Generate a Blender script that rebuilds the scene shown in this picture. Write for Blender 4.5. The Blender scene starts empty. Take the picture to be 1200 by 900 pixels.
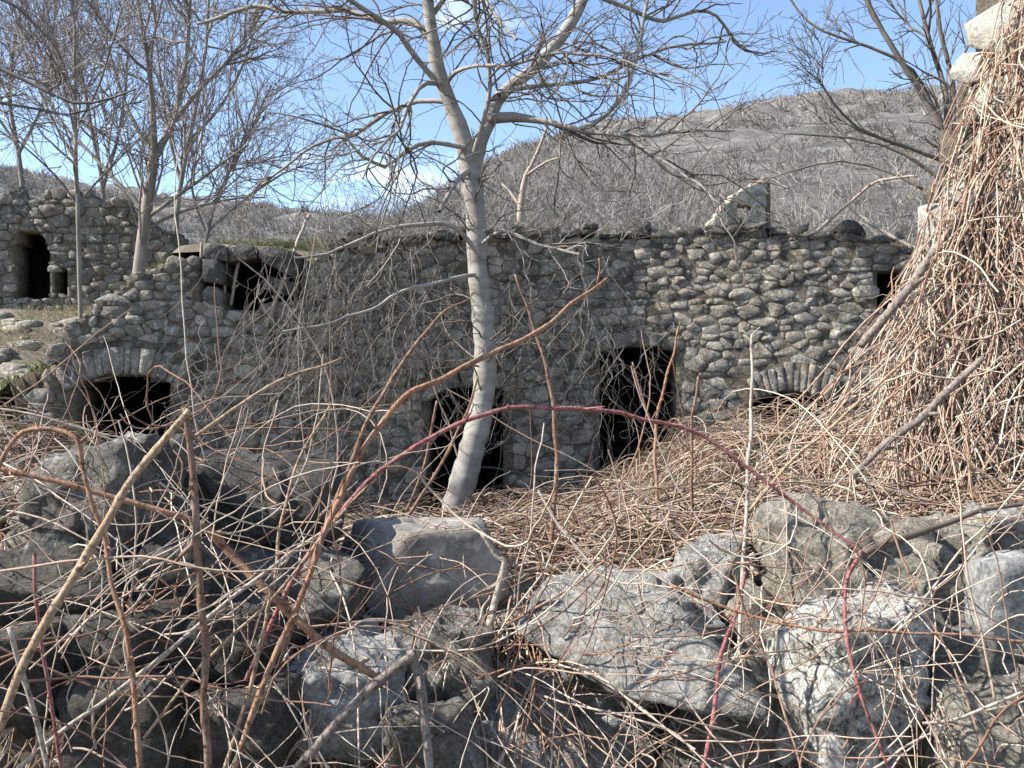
import bpy, bmesh, math, random
import numpy as np
from mathutils import Vector
from mathutils.bvhtree import BVHTree

# ------------------------------------------------------------------ camera, sky, sun, exposure
scene = bpy.context.scene
C = scene.collection
F = 1082.0                      # focal length in pixels of a 1200 px wide picture
CAMZ = 1.6
cam = bpy.data.cameras.new("camera"); cam.sensor_width = 36.0
cam.lens = 36.0 * F / 1200.0
cam.clip_start = 0.05; cam.clip_end = 3000.0
camo = bpy.data.objects.new("camera", cam); C.objects.link(camo)
camo.location = (0, 0, CAMZ); camo.rotation_euler = (math.radians(90), 0, 0)
scene.camera = camo

SUN_EL, SUN_AZ = 41.0, -99.0    # azimuth clockwise from +Y: the sun stands to the left
world = bpy.data.worlds.new("World"); scene.world = world; world.use_nodes = True
wn, wl = world.node_tree.nodes, world.node_tree.links
wn.clear()
wout = wn.new("ShaderNodeOutputWorld"); bg = wn.new("ShaderNodeBackground")
sky = wn.new("ShaderNodeTexSky"); sky.sky_type = 'NISHITA'; sky.sun_disc = False
sky.sun_elevation = math.radians(SUN_EL); sky.sun_rotation = math.radians(SUN_AZ)
sky.air_density = 1.0; sky.dust_density = 0.6; sky.ozone_density = 1.6; sky.altitude = 600
wtc = wn.new("ShaderNodeTexCoord"); wmp = wn.new("ShaderNodeMapping")
wmp.inputs['Scale'].default_value = (1.0, 1.0, 2.6); wmp.inputs['Location'].default_value = (0.37, 0.2, 0.15)
wno = wn.new("ShaderNodeTexNoise"); wno.inputs['Scale'].default_value = 3.4
wno.inputs['Detail'].default_value = 8; wno.inputs['Roughness'].default_value = 0.62; wno.inputs['Distortion'].default_value = 0.3
wrp = wn.new("ShaderNodeValToRGB")
wrp.color_ramp.elements[0].position = 0.56; wrp.color_ramp.elements[0].color = (0, 0, 0, 1)
wrp.color_ramp.elements[1].position = 0.78; wrp.color_ramp.elements[1].color = (0.8, 0.8, 0.8, 1)
wmx = wn.new("ShaderNodeMix"); wmx.data_type = 'RGBA'
wmx.inputs['B'].default_value = (9.0, 9.2, 9.6, 1)
wl.new(wtc.outputs['Generated'], wmp.inputs['Vector']); wl.new(wmp.outputs['Vector'], wno.inputs['Vector'])
wl.new(wno.outputs['Fac'], wrp.inputs['Fac']); wl.new(wrp.outputs['Color'], wmx.inputs['Factor'])
wl.new(sky.outputs['Color'], wmx.inputs['A']); wl.new(wmx.outputs['Result'], bg.inputs['Color'])
bg.inputs['Strength'].default_value = 0.12
wl.new(bg.outputs['Background'], wout.inputs['Surface'])

sl = bpy.data.lights.new("sun", 'SUN'); sl.energy = 4.6; sl.angle = math.radians(0.53); sl.color = (1.0, 0.95, 0.87)
so = bpy.data.objects.new("sun", sl); C.objects.link(so)
_e, _a = math.radians(SUN_EL), math.radians(SUN_AZ)
SUN = Vector((math.cos(_e) * math.sin(_a), math.cos(_e) * math.cos(_a), math.sin(_e)))
so.rotation_euler = SUN.to_track_quat('Z', 'Y').to_euler(); so.location = (-20, 0, 25)

vs = scene.view_settings
vs.view_transform = 'Standard'; vs.look = 'None'; vs.gamma = 1.0; vs.use_curve_mapping = False
vs.exposure = 1.2
scene.cycles.use_denoising = True
scene.cycles.max_bounces = 4; scene.cycles.diffuse_bounces = 3; scene.cycles.caustics_reflective = False; scene.cycles.caustics_refractive = False

# ------------------------------------------------------------------ helpers
rng = np.random.default_rng(7)
random.seed(7)

def at(px, py, Y):
    return Vector(((px - 600.0) / F * Y, Y, CAMZ + (450.0 - py) / F * Y))

def vnoise(P):
    """value noise in 0..1 for an (n,3) array"""
    P = np.asarray(P, float); i = np.floor(P).astype(np.int64); f = P - i; f = f * f * (3 - 2 * f)
    def h(a, b, c):
        v = (a * 374761393 + b * 668265263 + c * 1442695041) & 0xffffffff
        v = ((v ^ (v >> 13)) * 1274126177) & 0xffffffff
        v = v ^ (v >> 16)
        return (v & 0xffffff) / float(0xffffff)
    x, y, z = i[:, 0], i[:, 1], i[:, 2]
    r = 0
    for dx in (0, 1):
        wx = f[:, 0] if dx else 1 - f[:, 0]
        for dy in (0, 1):
            wy = f[:, 1] if dy else 1 - f[:, 1]
            for dz in (0, 1):
                wz = f[:, 2] if dz else 1 - f[:, 2]
                r = r + wx * wy * wz * h(x + dx, y + dy, z + dz)
    return r

def fbm(P, oct=4, lac=2.03, gain=0.5):
    P = np.asarray(P, float); s = 0; a = 1; t = 0
    for k in range(oct):
        s = s + a * vnoise(P + 17.3 * k); t += a; P = P * lac; a *= gain
    return s / t

def sstep(a, b, x):
    t = np.clip((np.asarray(x, float) - a) / (b - a), 0, 1); return t * t * (3 - 2 * t)

def np_mesh(name, V, quads=None, tris=None, rnd=None, smooth=True):
    me = bpy.data.meshes.new(name)
    V = np.asarray(V, np.float32)
    me.vertices.add(len(V)); me.vertices.foreach_set('co', V.ravel())
    idx, st, n = [], [], 0
    if quads is not None and len(quads):
        q = np.asarray(quads, np.int32); idx.append(q.ravel()); st.append(np.arange(len(q), dtype=np.int32) * 4); n = len(q) * 4
    if tris is not None and len(tris):
        t = np.asarray(tris, np.int32); idx.append(t.ravel()); st.append(n + np.arange(len(t), dtype=np.int32) * 3)
    idx = np.concatenate(idx); st = np.concatenate(st)
    me.loops.add(len(idx)); me.loops.foreach_set('vertex_index', idx)
    me.polygons.add(len(st)); me.polygons.foreach_set('loop_start', st)
    me.update(calc_edges=True); me.validate()
    if smooth: me.polygons.foreach_set('use_smooth', np.ones(len(me.polygons), bool))
    if rnd is not None:
        a = me.attributes.new('rnd', 'FLOAT', 'POINT'); a.data.foreach_set('value', np.asarray(rnd, np.float32))
    return me

class Bag:
    """collects geometry for one mesh"""
    def __init__(s): s.V = []; s.Q = []; s.T = []; s.R = []; s.n = 0
    def add(s, V, Q=None, T=None, R=0.5):
        V = np.asarray(V, float)
        if Q is not None and len(Q): s.Q.append(np.asarray(Q, int) + s.n)
        if T is not None and len(T): s.T.append(np.asarray(T, int) + s.n)
        s.V.append(V); s.R.append(np.broadcast_to(np.asarray(R, float), (len(V),)).copy()); s.n += len(V)
    def mesh(s, name, smooth=True, origin=(0, 0, 0)):
        V = np.concatenate(s.V) - np.asarray(origin, float)
        return np_mesh(name, V, np.concatenate(s.Q) if s.Q else None, np.concatenate(s.T) if s.T else None, np.concatenate(s.R), smooth)

def tubes(P, R, sides=4, seed_ref=None):
    """P (n,k,3), R (n,k): open tubes closed to a point by their radius"""
    P = np.asarray(P, float); R = np.asarray(R, float); n, k, _ = P.shape
    T = np.gradient(P, axis=1); T /= (np.linalg.norm(T, axis=2, keepdims=True) + 1e-9)
    ch = P[:, -1] - P[:, 0]; ch /= (np.linalg.norm(ch, axis=1, keepdims=True) + 1e-9)
    ref = np.zeros((n, 3)); ref[np.arange(n), np.argmin(np.abs(ch), axis=1)] = 1.0
    A = np.cross(np.repeat(ref[:, None], k, 1), T); A /= (np.linalg.norm(A, axis=2, keepdims=True) + 1e-9)
    B = np.cross(T, A)
    an = np.arange(sides) * 2 * math.pi / sides
    V = P[:, :, None] + R[:, :, None, None] * (A[:, :, None] * np.cos(an)[None, None, :, None] + B[:, :, None] * np.sin(an)[None, None, :, None])
    V = V.reshape(-1, 3)
    base = (np.arange(n) * k * sides)[:, None, None] + (np.arange(k - 1) * sides)[None, :, None]
    j = np.arange(sides)[None, None]; j2 = (j + 1) % sides
    Q = np.stack([base + j, base + j2, base + sides + j2, base + sides + j], -1).reshape(-1, 4)
    return V, Q

def add_tubes(bag, P, R, sides=4, rnd=None):
    P = np.asarray(P, float); n, k = P.shape[:2]
    V, Q = tubes(P, np.broadcast_to(np.asarray(R, float), (n, k)), sides)
    r = np.random.default_rng(bag.n + 3).random(n) if rnd is None else np.broadcast_to(np.asarray(rnd, float), (n,))
    bag.add(V, Q, R=np.repeat(r, k * sides))

def resample(pts, rad, step):
    """Catmull-Rom through pts, about one sample each step metres"""
    pts = np.asarray([tuple(p) for p in pts], float); rad = np.asarray(rad, float)
    p = np.vstack([2 * pts[0] - pts[1], pts, 2 * pts[-1] - pts[-2]])
    out, ro = [], []
    for i in range(len(pts) - 1):
        a, b, c, d = p[i], p[i + 1], p[i + 2], p[i + 3]
        m = max(2, int(np.linalg.norm(c - b) / step))
        for t in np.arange(m) / m:
            out.append(0.5 * ((2 * b) + (c - a) * t + (2 * a - 5 * b + 4 * c - d) * t * t + (3 * b - a - 3 * c + d) * t ** 3))
            ro.append(rad[i] + (rad[i + 1] - rad[i]) * t)
    out.append(pts[-1]); ro.append(rad[-1])
    return np.array(out), np.array(ro)

def link(name, me, mat, parent=None, loc=(0, 0, 0), label=None, cat=None, group=None, kind=None):
    o = bpy.data.objects.new(name, me); C.objects.link(o); o.location = loc
    if mat is not None:
        me.materials.clear(); me.materials.append(mat)
    if parent is not None: o.parent = parent
    if label: o['label'] = label
    if cat: o['category'] = cat
    if group: o['group'] = group
    if kind: o['kind'] = kind
    return o

def thing(name, label, cat, loc=(0, 0, 0), group=None):
    o = bpy.data.objects.new(name, None); C.objects.link(o); o.location = loc
    o.empty_display_size = 0.2
    o['label'] = label; o['category'] = cat
    if group: o['group'] = group
    return o

# ------------------------------------------------------------------ materials
def new_mat(name):
    m = bpy.data.materials.new(name); m.use_nodes = True
    nt = m.node_tree; b = nt.nodes['Principled BSDF']; b.inputs['Roughness'].default_value = 0.9
    b.inputs['Specular IOR Level'].default_value = 0.25
    return m, nt.nodes, nt.links, b

def ramp(N, cols, pos=None):
    r = N.new("ShaderNodeValToRGB"); e = r.color_ramp.elements
    pos = pos or [i / (len(cols) - 1) for i in range(len(cols))]
    while len(e) < len(cols): e.new(0.5)
    for i, (c, p) in enumerate(zip(cols, pos)):
        e[i].position = p; e[i].color = (c[0], c[1], c[2], 1)
    return r

def noise_node(N, L, vec, scale, detail=5, rough=0.6, dist=0.0):
    n = N.new("ShaderNodeTexNoise"); n.inputs['Scale'].default_value = scale; n.inputs['Detail'].default_value = detail
    n.inputs['Roughness'].default_value = rough; n.inputs['Distortion'].default_value = dist
    L.new(vec, n.inputs['Vector']); return n

def mixc(N, L, fac, a, b, mode='MIX'):
    m = N.new("ShaderNodeMix"); m.data_type = 'RGBA'; m.blend_type = mode
    if isinstance(fac, (int, float)): m.inputs['Factor'].default_value = fac
    else: L.new(fac, m.inputs['Factor'])
    for s, v in (('A', a), ('B', b)):
        if isinstance(v, tuple): m.inputs[s].default_value = (*v, 1)
        else: L.new(v, m.inputs[s])
    return m.outputs['Result']

def stone_mat(name, cols, lichen=(0.5, 0.49, 0.45), lich_amt=0.35, dark=(0.05, 0.048, 0.045), dark_amt=0.4, scale=1.0, bump=0.6, bscale=1.0, fine=0.85, crack=0.12, gain=1.9):
    m, N, L, b = new_mat(name)
    g = N.new("ShaderNodeNewGeometry"); pos = g.outputs['Position']
    at_ = N.new("ShaderNodeAttribute"); at_.attribute_name = 'rnd'
    rp = ramp(N, cols); L.new(at_.outputs['Fac'], rp.inputs['Fac'])
    n1 = noise_node(N, L, pos, 5 * scale, 6, 0.65)
    r1 = ramp(N, [(0.38, 0.37, 0.36), (0.75, 0.74, 0.72), (1.0, 0.985, 0.95)], [0.34, 0.5, 0.64]); L.new(n1.outputs['Fac'], r1.inputs['Fac'])
    c = mixc(N, L, 1.0, rp.outputs['Color'], r1.outputs['Color'], 'MULTIPLY')
    n2 = noise_node(N, L, pos, 16 * scale, 8, 0.7, 0.4)
    t = 0.72 - 0.3 * lich_amt
    r2 = ramp(N, [(0, 0, 0), (1, 1, 1)], [t - 0.08, t + 0.08]); L.new(n2.outputs['Fac'], r2.inputs['Fac'])
    c = mixc(N, L, r2.outputs['Color'], c, lichen)
    n3 = noise_node(N, L, pos, 23 * scale, 7, 0.75, 0.2)
    t = 0.72 - 0.3 * dark_amt
    r3 = ramp(N, [(0, 0, 0), (0.85, 0.85, 0.85)], [t - 0.05, t + 0.1]); L.new(n3.outputs['Fac'], r3.inputs['Fac'])
    c = mixc(N, L, r3.outputs['Color'], c, dark)
    n4 = noise_node(N, L, pos, 70 * scale, 6, 0.75)
    r4 = ramp(N, [(0.28, 0.28, 0.28), (0.62, 0.62, 0.62), (1.0, 1.0, 0.98)], [0.36, 0.5, 0.64]); L.new(n4.outputs['Fac'], r4.inputs['Fac'])
    c = mixc(N, L, fine, c, r4.outputs['Color'], 'MULTIPLY')
    c = mixc(N, L, 1.0, c, (gain, gain, gain), 'MULTIPLY')
    L.new(c, b.inputs['Base Color'])
    nb = noise_node(N, L, pos, 14 * bscale, 12, 0.8)
    vb = N.new("ShaderNodeTexVoronoi"); vb.inputs['Scale'].default_value = 22 * bscale; L.new(pos, vb.inputs['Vector'])
    ad = N.new("ShaderNodeMath"); ad.operation = 'MULTIPLY_ADD'; ad.inputs[1].default_value = 0.35
    L.new(vb.outputs['Distance'], ad.inputs[0]); L.new(nb.outputs['Fac'], ad.inputs[2])
    bp = N.new("ShaderNodeBump"); bp.inputs['Strength'].default_value = bump; bp.inputs['Distance'].default_value = 0.07 / bscale
    # hairline cracks and pits
    vc = N.new("ShaderNodeTexVoronoi"); vc.feature = 'DISTANCE_TO_EDGE'; vc.inputs['Scale'].default_value = 5.5 * bscale
    nd = noise_node(N, L, pos, 7, 5, 0.7); mv = N.new("ShaderNodeMix"); mv.data_type = 'VECTOR'; mv.inputs['Factor'].default_value = 0.22
    L.new(pos, mv.inputs['A']); L.new(nd.outputs['Color'], mv.inputs['B']); L.new(mv.outputs['Result'], vc.inputs['Vector'])
    cr = ramp(N, [(0, 0, 0), (1, 1, 1)], [0.0, 0.035]); L.new(vc.outputs['Distance'], cr.inputs['Fac'])
    ad2 = N.new("ShaderNodeMath"); ad2.operation = 'MULTIPLY_ADD'; ad2.inputs[1].default_value = crack
    L.new(cr.outputs['Color'], ad2.inputs[0]); L.new(ad.outputs[0], ad2.inputs[2])
    L.new(ad2.outputs[0], bp.inputs['Height']); L.new(bp.outputs['Normal'], b.inputs['Normal'])
    return m

def bark_mat(name, cols, streak=(14, 14, 3), bump=0.4, spots=None, pos_ramp=None, scale=1.0, grey=0.0):
    m, N, L, b = new_mat(name)
    g = N.new("ShaderNodeNewGeometry"); mp = N.new("ShaderNodeMapping"); mp.inputs['Scale'].default_value = streak
    L.new(g.outputs['Position'], mp.inputs['Vector'])
    at_ = N.new("ShaderNodeAttribute"); at_.attribute_name = 'rnd'
    rp = ramp(N, cols, pos_ramp); L.new(at_.outputs['Fac'], rp.inputs['Fac'])
    n = noise_node(N, L, mp.outputs['Vector'], 1.0 * scale, 6, 0.65)
    r = ramp(N, [(0.46, 0.445, 0.43), (1.0, 1.0, 1.0)], [0.3, 0.7]); L.new(n.outputs['Fac'], r.inputs['Fac'])
    c = mixc(N, L, 1.0, rp.outputs['Color'], r.outputs['Color'], 'MULTIPLY')
    if grey:
        n3 = noise_node(N, L, g.outputs['Position'], 11, 6, 0.7)
        r3 = ramp(N, [(0, 0, 0), (grey, grey, grey)], [0.42, 0.62]); L.new(n3.outputs['Fac'], r3.inputs['Fac'])
        c = mixc(N, L, r3.outputs['Color'], c, (0.27, 0.235, 0.2))
        n4 = noise_node(N, L, g.outputs['Position'], 60, 4, 0.7)
        r4 = ramp(N, [(0.35, 0.33, 0.32), (1, 1, 1)], [0.36, 0.5]); L.new(n4.outputs['Fac'], r4.inputs['Fac'])
        c = mixc(N, L, 1.0, c, r4.outputs['Color'], 'MULTIPLY')
    c = mixc(N, L, 1.0, c, (1.3, 1.3, 1.3), 'MULTIPLY')
    if spots:
        n2 = noise_node(N, L, g.outputs['Position'], 9, 6, 0.7)
        r2 = ramp(N, [(0, 0, 0), (0.8, 0.8, 0.8)], [0.58, 0.68]); L.new(n2.outputs['Fac'], r2.inputs['Fac'])
        c = mixc(N, L, r2.outputs['Color'], c, spots)
    L.new(c, b.inputs['Base Color'])
    bp = N.new("ShaderNodeBump"); bp.inputs['Strength'].default_value = bump; bp.inputs['Distance'].default_value = 0.01
    L.new(n.outputs['Fac'], bp.inputs['Height']); L.new(bp.outputs['Normal'], b.inputs['Normal'])
    return m

M = {}
M['wall'] = stone_mat('rubble_stone', [(0.18, 0.162, 0.138), (0.28, 0.25, 0.212), (0.325, 0.282, 0.225), (0.25, 0.235, 0.212), (0.41, 0.37, 0.31)], lich_amt=0.35, dark_amt=0.32)
M['wall_dark'] = stone_mat('weathered_slab', [(0.09, 0.085, 0.08), (0.13, 0.125, 0.115), (0.17, 0.16, 0.145)], lich_amt=0.25, dark_amt=0.5)
M['mortar'] = stone_mat('earth_mortar', [(0.22, 0.19, 0.15), (0.22, 0.19, 0.15)], lich_amt=0.3, lichen=(.28, .25, .2), dark_amt=0.5, bump=1.0)
M['far_wall'] = stone_mat('far_rubble_stone', [(0.15, 0.14, 0.125), (0.24, 0.215, 0.18), (0.19, 0.18, 0.165)], lich_amt=0.3, dark_amt=0.3)
M['plaster'] = stone_mat('old_plaster', [(0.42, 0.37, 0.29), (0.46, 0.41, 0.33)], lichen=(0.40, 0.33, 0.23), lich_amt=0.4, dark_amt=0.15, scale=0.4)
M['sun_wall'] = stone_mat('pale_wall_stone', [(0.30, 0.28, 0.24), (0.38, 0.355, 0.31), (0.27, 0.27, 0.265), (0.42, 0.39, 0.33)], lich_amt=0.35, dark_amt=0.3)
M['b_grey'] = stone_mat('boulder_grey', [(0.25, 0.232, 0.205)] * 2, lich_amt=0.35, dark_amt=0.4, bump=1.0, crack=.2)
M['b_pale'] = stone_mat('boulder_pale', [(0.46, 0.45, 0.42)] * 2, lichen=(0.56, 0.56, 0.54), lich_amt=0.4, dark_amt=0.28, bump=1.0, crack=.3)
M['b_smooth'] = stone_mat('boulder_flat', [(0.255, 0.238, 0.215)] * 2, lichen=(0.36, 0.34, 0.31), lich_amt=0.3, dark_amt=0.1, bump=0.3, fine=.4, crack=.02, gain=1.55)
M['b_lich'] = stone_mat('boulder_lichened', [(0.56, 0.545, 0.50)] * 2, lichen=(0.66, 0.65, 0.61), lich_amt=0.5, dark=(0.045, 0.042, 0.04), dark_amt=0.72, scale=1.0, bump=0.8)
M['b_beige'] = stone_mat('boulder_beige', [(0.39, 0.36, 0.30)] * 2, lichen=(0.48, 0.45, 0.38), lich_amt=0.45, dark_amt=0.5, bump=1.0, crack=.15)
M['b_blue'] = stone_mat('boulder_bluish', [(0.225, 0.23, 0.228)] * 2, lichen=(0.31, 0.32, 0.33), lich_amt=0.3, dark_amt=0.1, bump=0.35)
M['b_shade'] = stone_mat('boulder_shade_tone', [(0.13, 0.12, 0.108)] * 2, lichen=(0.19, 0.19, 0.185), lich_amt=0.3, dark_amt=0.4, bump=1.0, crack=.2)  # darker stone colour carries the shade of the left boulders
M['pale_bark'] = bark_mat('pale_bark', [(0.30, 0.28, 0.25), (0.30, 0.28, 0.25)], (3, 3, 10), 0.35, spots=(0.17, 0.15, 0.13))
M['grey_bark'] = bark_mat('grey_bark', [(0.2, 0.18, 0.155), (0.22, 0.2, 0.17)], (10, 10, 3), 0.4)
M['dark_bark'] = bark_mat('dark_bark', [(0.13, 0.115, 0.10), (0.17, 0.15, 0.13)], (10, 10, 3), 0.4)
M['twig'] = bark_mat('twig_bark', [(0.09, 0.072, 0.06), (0.16, 0.135, 0.115), (0.25, 0.22, 0.19)], (20, 20, 20), 0.1)
M['twig_red'] = bark_mat('red_twig_bark', [(0.17, 0.14, 0.135), (0.25, 0.215, 0.20), (0.36, 0.32, 0.30)], (20, 20, 20), 0.1)
M['vine'] = bark_mat('dry_vine', [(0.18, 0.092, 0.062), (0.34, 0.22, 0.155), (0.48, 0.37, 0.28), (0.42, 0.35, 0.29), (0.58, 0.49, 0.39)], (40, 40, 40), 0.15)
M['vine_grey'] = bark_mat('grey_dry_vine', [(0.12, 0.10, 0.085), (0.24, 0.21, 0.18), (0.38, 0.35, 0.31)], (40, 40, 40), 0.15)
M['scrub'] = bark_mat('scrub_twigs', [(0.075, 0.067, 0.065), (0.25, 0.228, 0.21), (0.46, 0.43, 0.39)], (2, 2, 2), 0.0)
M['litter'] = bark_mat('dead_litter', [(0.11, 0.07, 0.048), (0.21, 0.145, 0.10), (0.33, 0.25, 0.185), (0.45, 0.375, 0.30)], (40, 40, 40), 0.15)
M['leaf'] = bark_mat('dead_leaf', [(0.12, 0.075, 0.045), (0.2, 0.13, 0.08), (0.3, 0.22, 0.15)], (40, 40, 40), 0.1)
M['cane_tan'] = bark_mat('cane_tan', [(0.43, 0.30, 0.19)] * 2, (90, 90, 26), 0.8, grey=.3)
M['cane_orange'] = bark_mat('cane_orange', [(0.36, 0.19, 0.11)] * 2, (90, 90, 26), 0.8, grey=.3)
M['cane_brown'] = bark_mat('cane_brown', [(0.25, 0.14, 0.09)] * 2, (90, 90, 26), 0.8, grey=.3)
M['cane_red'] = bark_mat('cane_red', [(0.32, 0.115, 0.11)] * 2, (90, 90, 26), 0.6, grey=.25)
M['cane_pale'] = bark_mat('cane_pale', [(0.44, 0.375, 0.31)] * 2, (90, 90, 26), 0.6, grey=.25)
M['dead_wood'] = bark_mat('dead_wood', [(0.21, 0.17, 0.145)] * 2, (60, 60, 14), 0.9, grey=.6)
M['old_wood'] = bark_mat('old_wood', [(0.12, 0.095, 0.075)] * 2, (20, 20, 2), 0.5)
M['grass'] = bark_mat('grass', [(0.07, 0.11, 0.025), (0.12, 0.16, 0.04), (0.24, 0.21, 0.1)], (10, 10, 10), 0.0)
M['dry_grass'] = bark_mat('dry_grass', [(0.2, 0.19, 0.08), (0.34, 0.28, 0.17), (0.42, 0.36, 0.25)], (10, 10, 10), 0.0)

def ground_mat(name, cols, s=1.0, green=None, bump=0.7):
    m, N, L, b = new_mat(name)
    g = N.new("ShaderNodeNewGeometry"); pos = g.outputs['Position']
    n = noise_node(N, L, pos, 2.2 * s, 13, 0.78); r = ramp(N, cols, [0.34, 0.5, 0.64]); L.new(n.outputs['Fac'], r.inputs['Fac'])
    c = r.outputs['Color']
    if green:
        n2 = noise_node(N, L, pos, 0.9 * s, 4, 0.6); r2 = ramp(N, [(0, 0, 0), (0.9, 0.9, 0.9)], [0.5, 0.64]); L.new(n2.outputs['Fac'], r2.inputs['Fac'])
        c = mixc(N, L, r2.outputs['Color'], c, green)
    L.new(c, b.inputs['Base Color'])
    nb = noise_node(N, L, pos, 9 * s, 10, 0.75)
    bp = N.new("ShaderNodeBump"); bp.inputs['Strength'].default_value = bump; bp.inputs['Distance'].default_value = 0.06 / s
    L.new(nb.outputs['Fac'], bp.inputs['Height']); L.new(bp.outputs['Normal'], b.inputs['Normal'])
    return m
M['ground'] = ground_mat('leaf_mould', [(0.06, 0.045, 0.032), (0.12, 0.09, 0.065), (0.2, 0.155, 0.115)])
M['bank'] = ground_mat('bank_earth', [(0.08, 0.065, 0.048), (0.15, 0.125, 0.09), (0.22, 0.19, 0.14)], green=(0.1, 0.115, 0.04))
M['hill'] = ground_mat('hill_scrub', [(0.05, 0.047, 0.044), (0.15, 0.14, 0.128), (0.30, 0.282, 0.25)], s=0.13, bump=1.0)
M['room'] = stone_mat('shade_dark_interior', [(0.05, 0.045, 0.04), (0.05, 0.045, 0.04)], lich_amt=0.0, lichen=(0.07, 0.065, 0.06), dark_amt=0.4)  # near-black colour paints in the shade inside the openings

# ------------------------------------------------------------------ setting: ground, hillside
def wallY(X):
    """plan of the ruined front wall: it bends slightly towards the viewer at both ends"""
    X = np.asarray(X, float)
    a = 11.0 + (X - 1.3) * 0.235; b = 11.0 - (X - 1.3) * 0.17
    m = np.minimum(a, b)
    return m - 0.06 * np.exp(-((X - 1.3) / 0.5) ** 2)

def wall_xz(px, py):
    X = (px - 600) / F * 11
    for _ in range(12): X = (px - 600) / F * float(wallY(X))
    return X, CAMZ + (450 - py) / F * float(wallY(X))

def Hground(x, y):
    x = np.asarray(x, float); y = np.asarray(y, float)
    crest = 0.80 + 0.36 * sstep(-0.8, -1.6, x) + 0.16 * sstep(0.4, 1.6, x)
    front = crest * sstep(2.75, 3.6, y)
    back = front * (1 - sstep(3.9, 7.5, y)) + 0.22 * sstep(3.9, 7.5, y)
    left = 1.05 * sstep(-2.6, -4.6, x) * sstep(4.5, 8.0, y)
    right = 0.86 * sstep(0.1, 2.1, x) * sstep(4.2, 7.0, y) + 0.2 * np.exp(-((y - 7.6) / 1.3) ** 2) * sstep(0.2, 1.4, x)
    z = np.maximum(np.maximum(back, left), right)
    bank = (0.98 + 1.75 * sstep(8.4, 14.5, y)) * sstep(-4.75, -5.3, x) * sstep(6.0, 8.0, y)
    z = np.maximum(z, bank)
    n = fbm(np.stack([x * 1.3, y * 1.3, x * 0 + 3.3], -1).reshape(-1, 3), 4).reshape(x.shape) - 0.5
    far = sstep(12, 40, np.abs(x)) + sstep(2, -20, y)
    return z + 0.22 * n * sstep(1.2, 3.0, y) * (1 - np.clip(far, 0, 1))

def grid_mesh(name, X, Y, Z):
    r, c = X.shape
    V = np.stack([X, Y, Z], -1).reshape(-1, 3)
    i = np.arange(r - 1)[:, None] * c + np.arange(c - 1)[None]
    Q = np.stack([i, i + 1, i + c + 1, i + c], -1).reshape(-1, 4)
    return np_mesh(name, V, Q)

gx = np.concatenate([-np.geomspace(400, 8, 14), np.linspace(-7.5, 6.5, 150), np.geomspace(7, 400, 14)])
gy = np.concatenate([np.linspace(-300, -6, 8), np.linspace(-5, 1.5, 12), np.linspace(1.7, 11.5, 120), np.geomspace(12.5, 600, 14)])
GX, GY = np.meshgrid(gx, gy)
ground_me = grid_mesh('ground', GX, GY, np.where((GY > 11.6) & (GX > -5.2), -0.2, Hground(GX, GY) - 0.1 * sstep(9.5, 10.5, GY)))
ground = link('ground', ground_me, M['ground'], kind='structure')

TOPP = [(30, 490), (48, 462), (62, 425), (78, 388), (100, 362), (135, 340), (160, 318), (190, 306), (232, 304), (234, 352), (352, 352), (354, 302), (400, 290), (470, 283), (560, 280), (640, 276), (760, 274), (860, 270), (960, 274), (1020, 280), (1075, 290)]
TX = [wall_xz(*p) for p in TOPP]
top_main = lambda x: float(np.interp(x, [t[0] for t in TX], [t[1] for t in TX])) + .10 * (float(fbm(np.array([[x * 2.6, 1.5, 0]]), 3)[0]) - .55)
RP = np.array([[-700, 150], [-200, 178], [0, 200], [100, 222], [200, 240], [350, 256], [470, 262], [520, 232], [565, 195], [600, 180], [700, 152], [780, 138], [880, 122], [960, 113], [1080, 108], [1300, 92], [2000, 70]], float)
def Hhill(x, y):
    x = np.asarray(x, float); y = np.asarray(y, float)
    px = 600 + F * x / np.maximum(y, 5)
    D = 260.0
    zt = CAMZ + (450 - np.interp(px, RP[:, 0], RP[:, 1])) / F * D
    terr = 3.22 + 0.055 * np.clip(y - 11, 0, 12)
    bank = 1.0 + 1.75 * sstep(8.4, 14.5, y)
    t = sstep(-5.9, -3.7, x)
    near = bank + (terr - bank) * t
    edge = np.interp(x, [p[0] for p in TX], [p[1] for p in TX]) - .06
    edge = np.where((x > -3.75) & (x < -2.2), 3.02, edge)
    dw = np.clip(y - wallY(np.clip(x, -5.3, 5.2)) - .32, 0, None)
    near = np.where(x > -5.25, np.minimum(near, edge + .55 * dw), near)
    far = 3.8 + (zt - 3.8) * np.clip((y - 20) / (D - 20), 0, 1)
    w = sstep(16, 26, y)
    z = near * (1 - w) + far * w
    sh = x.shape
    P = np.stack([x, y, x * 0], -1).reshape(-1, 3)
    n1 = (fbm(P * 0.9, 4) - 0.5).reshape(sh); n2 = (fbm(P * 0.035, 5, gain=0.58) - 0.5).reshape(sh)
    z = z + 0.25 * n1 * (1 - w) + n2 * w * np.clip(y * 0.035, 0, 9) + ((fbm(P * .16 + 9, 4, gain=.6) - .5).reshape(sh)) * w * np.clip(y * .034, 0, 7)
    z = z - np.clip(y - D, 0, None) * 0.12
    return z
hx = np.concatenate([np.linspace(-1.4, -0.75, 14), np.linspace(-0.7, 0.7, 170), np.linspace(0.75, 1.4, 14)])   # x / y ratio
hy = np.concatenate([np.linspace(0, 6, 26), np.geomspace(6.4, 330, 110)])
HXr, HD = np.meshgrid(hx, hy)
X0 = HXr * 10.6
YS = wallY(np.clip(X0, -5.3, 5.2)) + 0.32
YY = YS + HD
XX = np.where(HD < 8, X0 * (YY / 10.6) ** sstep(0, 8, HD), HXr * YY)
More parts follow.
